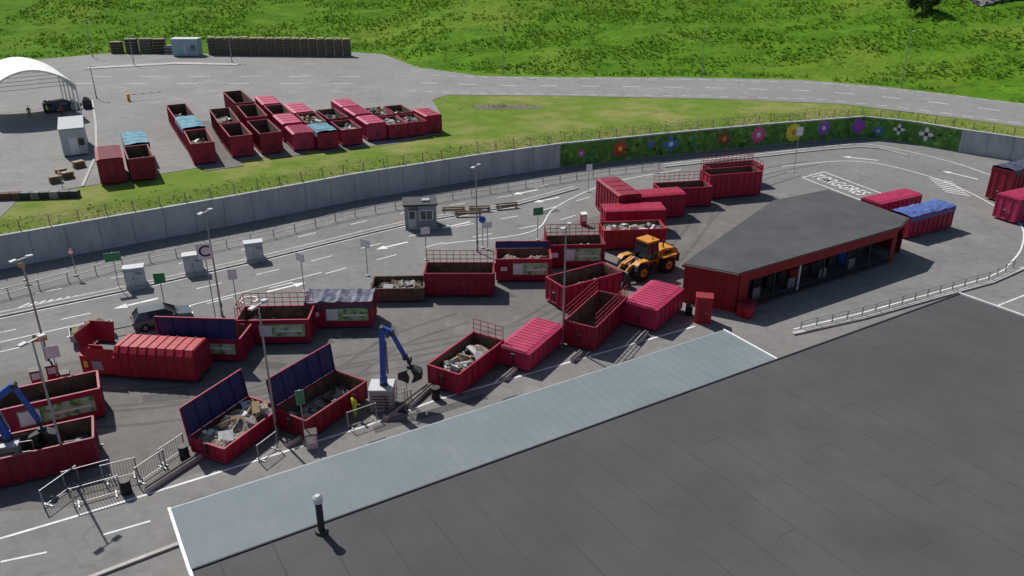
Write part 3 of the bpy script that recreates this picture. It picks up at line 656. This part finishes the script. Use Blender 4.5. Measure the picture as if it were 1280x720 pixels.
sign(-31.8,49.5,2.6,.9,.9,'white',.4,txt=None,name='information_sign');sign(-34,52,2.4,.9,.6,'f_org',.4,name='information_sign');sign(-12.9,42.4,3.4,.5,1.0,'green',.3,name='information_sign')
sign(-47,82,2.2,.5,.5,'redsign',.2,'round',z=ZU);sign(-44,67.5,1.5,.6,.4,'f_org',.2)

def cabinet(x,y_,a):
    b=B(); b.bb(-.85,.85,-.65,.65,-.12,.12,'kerb'); b.bb(-.8,.8,-.6,.6,.12,1.65,'grey'); b.xprism([(-.68,1.65),(.68,1.65),(.5,1.82),(-.55,1.82)],-.88,.88,'lgrey')
    b.bb(-.76,-.02,-.62,-.6,.22,1.55,'lgrey');b.bb(.02,.76,-.62,-.6,.22,1.55,'lgrey');b.bb(-.1,-.06,-.65,-.62,.8,1.0,'dark')
    for i in range(4): b.bb(.15,.65,-.63,-.62,1.2+.07*i,1.23+.07*i,'dark')
    b.build('utility_cabinet',(x,y_,.13),a,bevel=.02)
for x,y_ in[(-33.4,66.2),(-29.3,69.2),(-24.6,72.3)]: cabinet(x,y_,.35)
b=B()
b.bb(-1.65,1.65,-1.2,1.2,.1,2.6,'hut');b.bb(-1.8,1.8,-1.35,1.35,2.6,2.78,'dark');b.bb(-1.7,1.7,-1.25,1.25,0,.1,'kerb')
b.bb(-.1,1.3,-1.225,-1.2,1.0,2.1,'white');b.bb(0,.57,-1.235,-1.225,1.08,2.02,'glass');b.bb(.63,1.2,-1.235,-1.225,1.08,2.02,'glass')
b.bb(-1.3,-.45,-1.225,-1.2,.12,2.2,'lgrey');b.bb(-1.15,-.6,-1.235,-1.225,1.2,2.0,'glass')
b.bb(1.65,1.675,-.8,.5,1.0,2.1,'white');b.bb(1.675,1.685,-.7,.4,1.1,2.0,'glass')
b.bb(-1.2,-.2,-1.7,-1.3,2.3,2.36,'dark'); b.bb(.2,1.0,-.5,.3,2.78,2.95,'grey')
b.build('attendant_hut',(-9.7,81.9,0),.12,bevel=.015)
b=B(); b.bb(-.3,.3,-.25,.25,0,1.3,'signal_red'); b.box((0,-.1,1.35),(.64,.6,.08),'white',rx=.2);b.bb(-.22,.22,-.262,-.25,.5,1.1,'white');b.build('collection_box',(7.6,82.0,0),.2,bevel=.02)

# ---------------------------------------------------------------- cranes
def crane(x,y_,a,seg):
    b=B()
    b.bb(-.9,.6,-.7,.7,0,1.6,'grey');b.bb(-.95,.65,-.75,.75,1.6,1.72,'lgrey')
    for i in range(5): b.bb(-.7,.4,-.72,-.7,.3+.22*i,.38+.22*i,'dark')
    b.bb(.7,1.5,-.8,.4,0,.15,'dark')
    for u in(.75,1.45): 
        for v in(-.75,.35): b.cyl((u,v,.1),(u,v,1.9),.03,.03,'steel',6)
    b.bar((.75,-.75,1.9),(1.45,-.75,1.9),.05,.05,'steel');b.bar((.75,-.75,1.2),(1.45,-.75,1.2),.05,.05,'steel');b.bar((.75,.35,1.9),(1.45,.35,1.9),.05,.05,'steel')
    b.cyl((0,0,1.7),(0,0,1.95),.3,.24,'dark',12);b.cyl((0,0,1.95),(0,0,2.3),.26,.26,'craneblue',12)
    P=[Vector(p) for p in seg]
    wd=[.46,.38,.3,.22]
    for i,(p,q) in enumerate(zip(P[:-1],P[1:])):
        b.bar(p,q,wd[i]*.75,wd[i],'craneblue'); b.cyl(q-Vector((0,.22,0)),q+Vector((0,.22,0)),.17,.17,'dark',10)
        if i<2:
            off=Vector((.3,0,0)); b.cyl(p.lerp(q,.1)+off,p.lerp(q,.75)+off*.7,.07,.07,'steel',8)
        b.cyl(p+Vector((-.14,.18,.0)),q+Vector((-.14,.18,0)),.03,.03,'black',5)
    e=P[-1]; b.cyl(e,e-Vector((0,0,.5)),.07,.09,'dark',8); g0=e-Vector((0,0,.5)); b.box(g0,(.4,.35,.25),'dark')
    for s in(-1,1):
        b.yprism([(g0.x+s*.08,g0.z),(g0.x+s*.75,g0.z-.25),(g0.x+s*.8,g0.z-.7),(g0.x+s*.1,g0.z-1.05),(g0.x+s*.3,g0.z-.55)][::s],g0.y-.4,g0.y+.4,'dark')
    return b.build('hydraulic_loading_crane',(x,y_,0),a,bevel=.015)
crane(-8.5,46.6,0,[(0,0,2.2),(.15,0,5.9),(.75,0,5.6),(1.5,.2,3.7),(1.75,.3,3.4)])
crane(-29.9,40.3,.3,[(0,0,2.2),(-.3,0,4.4),(1.1,0,5.3),(1.9,0,2.6)])

# ---------------------------------------------------------------- wheel loader
b=B()
def wheel(b,x,y_,r,w,k='black'):
    b.cyl((x,y_-w/2,r),(x,y_+w/2,r),r,r,k,20); b.cyl((x,y_-w/2-.02,r),(x,y_+w/2+.02,r),r*.5,r*.5,'orange' if r>.6 else 'grey',14); b.cyl((x,y_-w/2-.05,r),(x,y_+w/2+.05,r),r*.15,r*.15,'dark',8)
    if r>.6:
        for i in range(18):
            a=6.283*i/18; b.box((x+math.cos(a)*r,y_,r+math.sin(a)*r),(.07,w,.1),k,ry=-a)
for x in(-1.55,1.65):
    for s in(-1,1): wheel(b,x,s*1.05,.82,.6)
    b.cyl((x,-1,.82),(x,1,.82),.16,.16,'dark')
b.yprism([(-3.1,.9),(-.55,.9),(-.55,2.15),(-1.2,2.3),(-2.7,2.15),(-3.15,1.9)],-.75,.75,'orange')
b.bb(-3.25,-3.1,-.95,.95,.7,1.5,'dark'); 
for i in range(5): b.bb(-3.17,-3.12,-.5,.5,1.55+i*.07,1.58+i*.07,'dark')
b.bb(-2.4,-1.3,-.76,-.75,1.3,2.0,'dark');b.bb(-2.4,-1.3,.75,.76,1.3,2.0,'dark')
for s in(-1,1): b.yprism([(-2.5,1.62),(-.65,1.62),(-.65,1.75),(-2.5,1.75)],s*1.05-.32,s*1.05+.32,'orange'); b.yprism([(.75,1.6),(1.2,1.85),(2.2,1.85),(2.5,1.6),(2.5,1.68),(2.2,1.93),(1.2,1.93),(.75,1.7)][::-1],s*1.08-.3,s*1.08+.3,'orange'); b.bb(-.3,.3,s*.85-.12,s*.85+.12,.5,1.3,'dark')
b.bb(-.55,.75,-.7,.7,.9,1.5,'orange')
b.yprism([(-.65,1.5),(.75,1.5),(.9,2.2),(.65,3.2),(-.5,3.2),(-.7,2.3)],-.68,.68,'glass')
for s in(-1,1):
    for p,q in(((-.67,1.5),(-.67,2.3)),((-.67,2.3),(-.5,3.2)),((.77,1.5),(.91,2.2)),((.91,2.2),(.66,3.2)),((.05,1.5),(.1,3.2)),((-.67,1.55),(.8,1.55))): b.bar((p[0],s*.7,p[1]),(q[0],s*.7,q[1]),.07,.08,'dark')
b.bb(-.65,.8,-.78,.78,3.2,3.36,'orange'); b.cyl((-.2,.3,3.36),(-.2,.3,3.55),.08,.07,'f_org',10); b.cyl((-1.6,.35,2.2),(-1.6,.35,3.0),.07,.07,'dark',8)
b.yprism([(.75,.7),(2.3,.6),(2.3,1.3),(1.6,1.9),(.75,1.6)],-.45,.45,'dark')
for s in(-1,1):
    b.bar((1.4,s*.5,1.7),(2.7,s*.5,1.25),.16,.35,'orange'); b.bar((2.7,s*.5,1.25),(3.4,s*.5,.5),.16,.3,'orange'); b.cyl((1.3,s*.3,1.0),(2.7,s*.45,1.1),.08,.07,'steel',8)
b.bar((1.6,0,1.9),(2.9,0,1.5),.2,.2,'orange')
b.yprism([(3.3,.1),(4.5,.05),(4.5,.1),(3.65,.22),(3.45,.7),(3.75,1.35),(3.65,1.4),(3.25,.8)],-1.45,1.45,'dark')
for s in(-1,1): b.yprism([(3.3,.12),(4.4,.08),(3.9,1.3),(3.65,1.35),(3.27,.8)],s*1.43-.03,s*1.43+.03,'dark')
b.build('wheel_loader',(12.4,69.3,0),math.pi+.62,bevel=.03)

# ---------------------------------------------------------------- car
def car(x,y_,a,k='carp',z=0):
    e=bpy.data.objects.new('parked_car',None); scn.collection.objects.link(e); e.location=(x,y_,z); e.rotation_euler[2]=a
    b=B()
    b.yprism([(-2.25,.35),(2.2,.3),(2.28,.62),(2.15,.85),(1.05,1.0),(-1.95,1.02),(-2.25,.9)],-.9,.9,k); b.build('body',parent=e,bevel=.09,smooth=False)
    b=B()
    b.add([(-2.1,-.84,.98),(1.15,-.84,.96),(1.15,.84,.96),(-2.1,.84,.98),(-1.65,-.64,1.52),(.25,-.64,1.54),(.25,.64,1.54),(-1.65,.64,1.52)],[(0,1,5,4),(1,2,6,5),(2,3,7,6),(3,0,4,7),(4,5,6,7)],'glass'); b.build('windows',parent=e,bevel=.03)
    b=B(); b.bb(-1.68,.28,-.66,.66,1.52,1.58,k)
    for s in(-1,1):
        b.bar((1.15,s*.84,.98),(.25,s*.65,1.55),.07,.07,k);b.bar((-2.1,s*.84,1.0),(-1.65,s*.65,1.54),.14,.1,k);b.bar((-.5,s*.85,1.0),(-.5,s*.66,1.53),.05,.08,k);b.bb(.75,.9,s*1.0-.1,s*1.0+.1,1.0,1.14,k)
        b.bb(2.2,2.29,s*.65-.2,s*.65+.2,.62,.76,'white');b.bb(-2.29,-2.2,s*.7-.15,s*.7+.15,.7,.9,'redsign')
    b.build('roof_and_pillars',parent=e,bevel=.02)
    b=B()
    for xx in(-1.4,1.4):
        for s in(-1,1): wheel(b,xx,s*.82,.34,.22)
    b.build('wheels',parent=e)
car(-28.2,58.9,.5)
car(-66.8,122,.9,'navytarp',ZU+.04)
b=B(); b.bb(-1.5,1.5,-.8,.8,.45,.55,'steel')
for s in(-1,1): b.bb(-1.5,1.5,s*.8-.02,s*.8+.02,.55,1.0,'steel'); b.bb(s*1.5-.02,s*1.5+.02,-.78,.78,.55,1.0,'steel'); wheel(b,-.1,s*.95,.3,.18)
b.heap(-1.45,1.45,-.76,.76,.8,.7,'gwaste'); b.bar((1.5,0,.5),(2.9,0,.5),.08,.08,'dark'); waste(b,-1.3,1.3,-.7,.7,.9,'wood',.5); b.build('car_trailer',(-32.6,56.2,0),.5)

# ---------------------------------------------------------------- barriers, gates, beams at the front
def panel(x,y_,a,L=2.4,h=1.2,k='steel'):
    b=B(); 
    for z in(.15,h): b.bar((-L/2,0,z),(L/2,0,z),.04,.04,k)
    for i in range(int(L/.16)+1): b.cyl((-L/2+i*.16,0,.15),(-L/2+i*.16,0,h),.011,.011,'dark',5)
    for s in(-1,1): b.box((s*L/2,0,h/2),(.06,.06,h+.05),k); b.box((s*L/2*.8,0,.04),(.08,.7,.06),k)
    b.build('fence_panel',(x,y_,0),a)
for p in[(-24.6,38.5,.5),(-22.9,38.9,.45,1.8),(-23.4,37.0,.5),(-25.6,37.4,1.2),(-21.2,39.2,1.1,2.0),(-20.6,40.9,1.1,1.8),(-25.4,41.3,2.0,2.2),(-14.9,41.2,1.1,1.6),(-9.7,44.6,.6,2),(-7.6,46.3,.6,2)]: panel(*p[:3],**({'L':p[3]} if len(p)>3 else {}))
def beam(x0,y0,x1,y1):
    b=B(); b.bar((x0,y0,.18),(x1,y1,.18),.3,.34,'kerb'); b.bar((x0,y0,.39),(x1,y1,.39),.12,.07,'palletd'); b.build('wheel_stop_beam')
for q in[(-8.3,44.9,-5.9,48.9),(-20.9,37.6,-18.9,41.0),(-.6,49.9,.3,51.4),(4.4,52.6,5.2,53.8),(9.6,55.3,10.6,57),(-14,42,-13,43.2),(-6.9,46.4,-5.4,49.4)]: beam(*q)
for x,y_ in[(-22,37.6),(-5.2,47.6),(14.6,60.5),(-19.9,40.9)]:
    b=B(); b.cyl((0,0,0),(0,0,.85),.3,.28,'black',12);b.cyl((0,0,.85),(0,0,.9),.31,.31,'dark',12);b.cyl((0,0,.4),(0,0,.45),.315,.315,'dark',12); b.build('steel_drum',(x,y_,0))
for x,y_,a in[(-12.4,42.0,.3),(-31,47.4,.3),(-33.4,49.6,.4),(-32.7,50.4,.4),(-31.2,49.2,.4)]:
    b=B(); b.bb(-.35,.35,-.25,.25,0,1.1,random.choice(['grey','signal_red','lgrey']));b.box((0,-.02,1.14),(.76,.6,.07),'dark',rx=.15);b.bb(-.25,.25,-.262,-.25,.45,.95,'white');b.build('collection_box',(x,y_,0),a,bevel=.02)

# ---------------------------------------------------------------- upper yard things
te=bpy.data.objects.new('canopy_tent',None); scn.collection.objects.link(te); te.location=(-70.6,110.8,ZU+.04); te.rotation_euler[2]=math.atan2(6.1,8.3)
def arch(u): return 4.7+2.5*math.sin(math.pi*u)**.8
b=B(); n=18;W=10.8;D=14; vs=[]
for j in range(9):
    for i in range(n+1):
        u=i/n; vs.append((W*u,D*j/8,arch(u)+(.0 if j%2==0 else -.06)))
b.add(vs,[(j*(n+1)+i,j*(n+1)+i+1,(j+1)*(n+1)+i+1,(j+1)*(n+1)+i) for j in range(8) for i in range(n)],'tentw')
for x in(0,W): b.add([(x,0,4.7),(x,D,4.7),(x,D,3.6),(x,0,3.6)],[(0,1,2,3)],'tentw')
b.build('canvas',parent=te,smooth=True)
b=B()
for j in range(5):
    y_=D*j/4
    for x in(.02,W-.02): b.cyl((x,y_,0),(x,y_,4.7),.1,.1,'white',8)
    for i in range(n): b.bar((W*i/n,y_,arch(i/n)-.16),(W*(i+1)/n,y_,arch((i+1)/n)-.16),.12,.16,'white')
    b.bar((0,y_,4.7),(W,y_,4.7),.06,.06,'steel')
b.build('frame',parent=te)
b=B(); b.bb(-1.35,1.35,-3.6,3.6,.12,3.2,'lgrey');b.bb(-1.41,1.41,-3.66,3.66,3.2,3.35,'grey');b.bb(-1.3,1.3,-3.5,3.5,0,.12,'dark')
b.bb(-.5,.4,-3.63,-3.6,.2,2.2,'white');b.bb(.5,1.15,-3.63,-3.6,1.2,2.1,'glass')
for yv in(-2,0,2): b.bb(1.35,1.38,yv-.5,yv+.5,1.2,2.1,'glass'); b.bb(-1.38,-1.35,yv-.5,yv+.5,1.2,2.1,'glass')
for i in range(14): b.bb(1.35,1.37,-3.5+i*.52,-3.45+i*.52,.12,1.1,'grey')
b.build('site_office_cabin',(-54.2,99.6,ZU+.04),.46,bevel=.02)
b=B(); b.bb(-2.7,2.7,-1.3,1.3,.1,3.3,'pblue');b.bb(-2.8,2.8,-1.4,1.4,3.3,3.5,'lgrey')
for i in range(14): b.bb(-2.6+i*.4,-2.52+i*.4,-1.34,-1.3,.1,3.25,'pblue')
b.bb(-.4,.5,-1.37,-1.34,.1,2.3,'lgrey');b.bb(1.2,2.1,-1.37,-1.34,1.3,2.2,'glass'); b.build('storage_shed',(-67.3,174.5,ZU+.04),.0,bevel=.02)
b=B()
for i in range(17):
    x=i*1.78; top=U(-.12,.12)
    for j in range(11):
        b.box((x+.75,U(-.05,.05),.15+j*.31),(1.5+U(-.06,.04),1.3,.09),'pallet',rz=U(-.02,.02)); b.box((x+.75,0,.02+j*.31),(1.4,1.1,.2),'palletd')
    b.box((x+.75,0,3.55+top),(1.45,1.2,.06),'card')
    b.box((x+1.64,-.45,1.75),(.1,.1,3.5),'pallet')
b.build('pallet_stack_row',(-63.2,175.6,ZU+.04),-.07)
for x,y_,k,w,h in[(-83.5,178,'gwaste',2.4,2.6),(-80.3,178,'palletd',2.4,3),(-77.3,178.2,'pallet',2.5,3.2),(-74.4,178,'rust',2.4,3),(-72,177,'pblue',1.8,2)]:
    b=B()
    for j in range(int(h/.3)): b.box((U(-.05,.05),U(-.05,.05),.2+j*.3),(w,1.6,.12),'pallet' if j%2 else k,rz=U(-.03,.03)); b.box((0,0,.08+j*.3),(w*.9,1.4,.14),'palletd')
    b.build('pallet_stack',(x,y_,tz(x,y_)),.05)
def person(x,y_,z,a,jacket='hivis',trousers='hivis',hat=None,lean=0):
    V=[];E=[];Rr=[]
    def v(p,r,par=None):
        V.append(p);Rr.append(r)
        if par is not None:E.append((par,len(V)-1))
        return len(V)-1
    pel=v((0,0,.95),.15);sp=v((0,.01,1.12),.135,pel);ch=v((0,-lean*.1,1.32),.165,sp);nk=v((0,-lean*.14,1.47),.06,ch);v((0,-lean*.16,1.56),.055,nk)
    for s in(-1,1):
        hp=v((s*.1,0,.88),.105,pel);kn=v((s*.12,-.03 if s>0 else .03,.5),.07,hp);an=v((s*.13,.03 if s>0 else .1,.1),.048,kn);v((s*.14,-.12 if s>0 else -.05,.05),.045,an)
        sh=v((s*.2,-lean*.1,1.4),.068,ch);el=v((s*.28,.0,1.13),.05,sh);wr=v((s*.24,-.2,.98),.03,el);pm=v((s*.22,-.27,.96),.032,wr)
        for i,(dx,ln) in enumerate(((-.03,.07),(-.01,.08),(.01,.075),(.03,.06))):
            k=v((s*.22+dx,-.3,.955),.009,pm);v((s*.22+dx,-.3-ln*.7,.93),.008,k)
        k=v((s*.22-s*.045,-.27,.965),.01,pm);v((s*.22-s*.06,-.31,.95),.009,k)
    me=bpy.data.meshes.new('body');me.from_pydata(V,E,[]);o=bpy.data.objects.new('tmp',me);scn.collection.objects.link(o)
    sk=o.modifiers.new('s','SKIN')
    for i,r in enumerate(Rr): me.skin_vertices[0].data[i].radius=(r,r*.85)
    me.skin_vertices[0].data[0].use_root=True
    o.modifiers.new('u','SUBSURF').levels=1; o.modifiers['u'].render_levels=1
    dg=bpy.context.evaluated_depsgraph_get();dg.update()
    m2=bpy.data.meshes.new_from_object(o.evaluated_get(dg));bpy.data.objects.remove(o)
    for k in('black',trousers,jacket,'skin','white'): m2.materials.append(M[k])
    for p in m2.polygons:
        c=p.center;p.use_smooth=True
        p.material_index=0 if c.z<.12 else 3 if (c.z>1.47 or (c.y<-.21 and .85<c.z<1.1)) else 1 if c.z<.93 else 4 if 1.08<c.z<1.13 else 2
    ob=bpy.data.objects.new('person',m2);scn.collection.objects.link(ob);ob.location=(x,y_,z);ob.rotation_euler[2]=a
    b=B(); rings=10;seg=14;vs=[]
    for i in range(rings+1):
        t=math.pi*i/rings
        for j in range(seg):
            p=6.283*j/seg; rx=.076*math.sin(t);ry=.095*math.sin(t)
            jaw=1-.25*max(0,-math.cos(t))
            vs.append((rx*math.cos(p)*jaw,ry*math.sin(p)*jaw,.12*math.cos(t)))
    fs=[(i*seg+j,i*seg+(j+1)%seg,(i+1)*seg+(j+1)%seg,(i+1)*seg+j) for i in range(rings) for j in range(seg)]
    hair=[f for f in fs if (vs[f[0]][2]>.055) or (vs[f[0]][1]>.02 and vs[f[0]][2]>-.05)]
    face=[f for f in fs if f not in hair]
    b.add(vs,face,'skin'); b.add([(a_*1.08,b_*1.08,c*1.06) for a_,b_,c in vs],hair,hat or 'navy')
    b.add([(-.014,-.088,.0),(.014,-.088,.0),(0,-.115,-.02),(0,-.09,.035)],[(0,1,2),(0,2,3),(1,3,2)],'skin')
    for s in(-1,1): b.box((s*.03,-.086,.01),(.022,.012,.012),'f_blk'); b.box((s*.077,0,-.005),(.015,.035,.05),'skin')
    b.box((0,-.083,-.055),(.045,.01,.01),'f_red')
    b.build('head',(0,-lean*.16,1.65),0,parent=ob,smooth=True)
person(-10.3,45.3,0,2.4)
person(-69.0,116.5,ZU+.04,.3,'navy','navy');person(-67.3,118.2,ZU+.04,1.9,'hivis','navy');person(-64.8,117.2,ZU+.04,3,'f_red','navy')
for i,(x,k) in enumerate(((0,'dark'),(1.7,'navytarp'),(3.6,'grey'),(5.3,'dark'))):
    b=B(); h=U(.8,1.4); b.bb(0,1.2,0,.9,.1,h,k); b.bb(-.04,1.24,-.04,.94,h,h+.06,'dark'); waste(b,0,1.2,0,.9,h,'mixed',.4)
    for u in(.1,1.1): b.cyl((u,.1,.05),(u,.8,.05),.05,.05,'black')
    b.build('sorting_bin',(-68.5+x*.82,119.5+x*.56,ZU+.04),.6)
b=B()
for i in range(9): b.box((i*.95,0,.35),(.88,.7,.7),random.choice(['rock','dark','rust','rock']),rz=U(-.1,.1))
b.build('concrete_block_row',(-52.6,79.6,ZU+.04),.12)
for x,y_ in[(-49.6,85.6),(-49.1,87.2),(-50.4,88.4),(-49.9,91.5)]:
    b=B()
    for j in range(4): b.box((U(-.05,.05),0,.08+j*.2),(1.2,.9,.1),'wood',rz=U(-.1,.1)); b.box((0,0,.02+j*.2),(.9,.7,.08),'dark')
    b.build('pallet_stack',(x,y_,ZU+.04),U(0,1))
b=B(); b.cyl((0,0,0),(0,0,1.0),.06,.06,'f_org',8);b.bar((0,0,1.0),(5,0,1.0),.08,.1,'white')
for i in range(4): b.bar((.7+i*1.2,-.06,1.0),(1.2+i*1.2,-.06,1.0),.02,.105,'redsign')
b.bb(-.2,.2,-.2,.2,0,1.05,'f_org'); b.build('boom_barrier',(-60,128.5,ZU+.04),.5)

# ---------------------------------------------------------------- tree and rocks on the hill
def shrub(x,y_,h):
    z=tz(x,y_); e=bpy.data.objects.new('deciduous_tree',None); scn.collection.objects.link(e); e.location=(x,y_,z)
    b=B(); b.cyl((0,0,-.3),(.1,0,h*.5),.22,.12,'bark',8); br=[]
    for i in range(11):
        a=U(0,6.28); p=Vector((.05,0,h*U(.1,.4))); q=p+Vector((math.cos(a)*h*.4,math.sin(a)*h*.4,h*U(.0,.4))); b.cyl(p,q,.08,.03,'bark',6); br.append(q)
    b.build('trunk',parent=e)
    b=B()
    cl=br+[q+Vector((U(-1,1),U(-1,1),U(-.6,1)))*h*.15 for q in br]+[Vector((U(-.4,.4),U(-.4,.4),U(.2,.9)))*h for _ in range(14)]
    for c in cl:
        rr=h*U(.12,.22)
        for _ in range(190):
            d=Vector((random.gauss(0,1),random.gauss(0,1),random.gauss(0,.8))).normalized()*rr*U(.5,1.05); p=c+d; s=U(.1,.2)
            a=Vector((U(-1,1),U(-1,1),U(-1,1))).normalized()*s;bq=a.orthogonal().normalized()*s*.7
            b.add([p-a,p+bq,p+a,p-bq],[(0,1,2,3)],'leaf')
    b.build('foliage',parent=e)
shrub(86,180,5.5)
b=B()
for _ in range(260):
    x=U(-8,9);yv=U(-2.5,3); s=U(.4,1.2); b.box((x,yv,tz(106+x,183+yv)-tz(106,183)+s*.25+max(0,1.2-abs(x)*.15)*U(0,1)),(s,s*U(.6,1.3),s*.8),'rock',rz=U(0,3),rx=U(-.6,.6),ry=U(-.5,.5))
b.build('rock_pile',(106,183,tz(106,183)),0)

# ---------------------------------------------------------------- light, sky, camera
sdv=Vector((-.64,.77,1.11)).normalized()
s=bpy.data.lights.new('sun','SUN'); s.energy=4.9; s.angle=math.radians(.5); s.color=(1,.955,.89)
o=bpy.data.objects.new('sun',s); scn.collection.objects.link(o); o.rotation_euler=(-sdv).to_track_quat('-Z','Y').to_euler(); o.location=(0,0,80)
w=bpy.data.worlds.new('World'); scn.world=w; w.use_nodes=True; n=w.node_tree.nodes
sk=n.new('ShaderNodeTexSky'); sk.sky_type='NISHITA'; sk.sun_disc=False; sk.sun_elevation=math.asin(sdv.z); sk.sun_rotation=math.atan2(sdv.x,sdv.y)%(2*math.pi); sk.altitude=100
w.node_tree.links.new(sk.outputs[0],n['Background'].inputs[0]); n['Background'].inputs[1].default_value=.085
cm=bpy.data.cameras.new('camera'); cm.sensor_width=36; cm.lens=1020/1280*36; cm.clip_end=6000
o=bpy.data.objects.new('camera',cm); scn.collection.objects.link(o); o.location=(0,0,30); o.rotation_euler=(math.radians(90-24.5),0,0); scn.camera=o
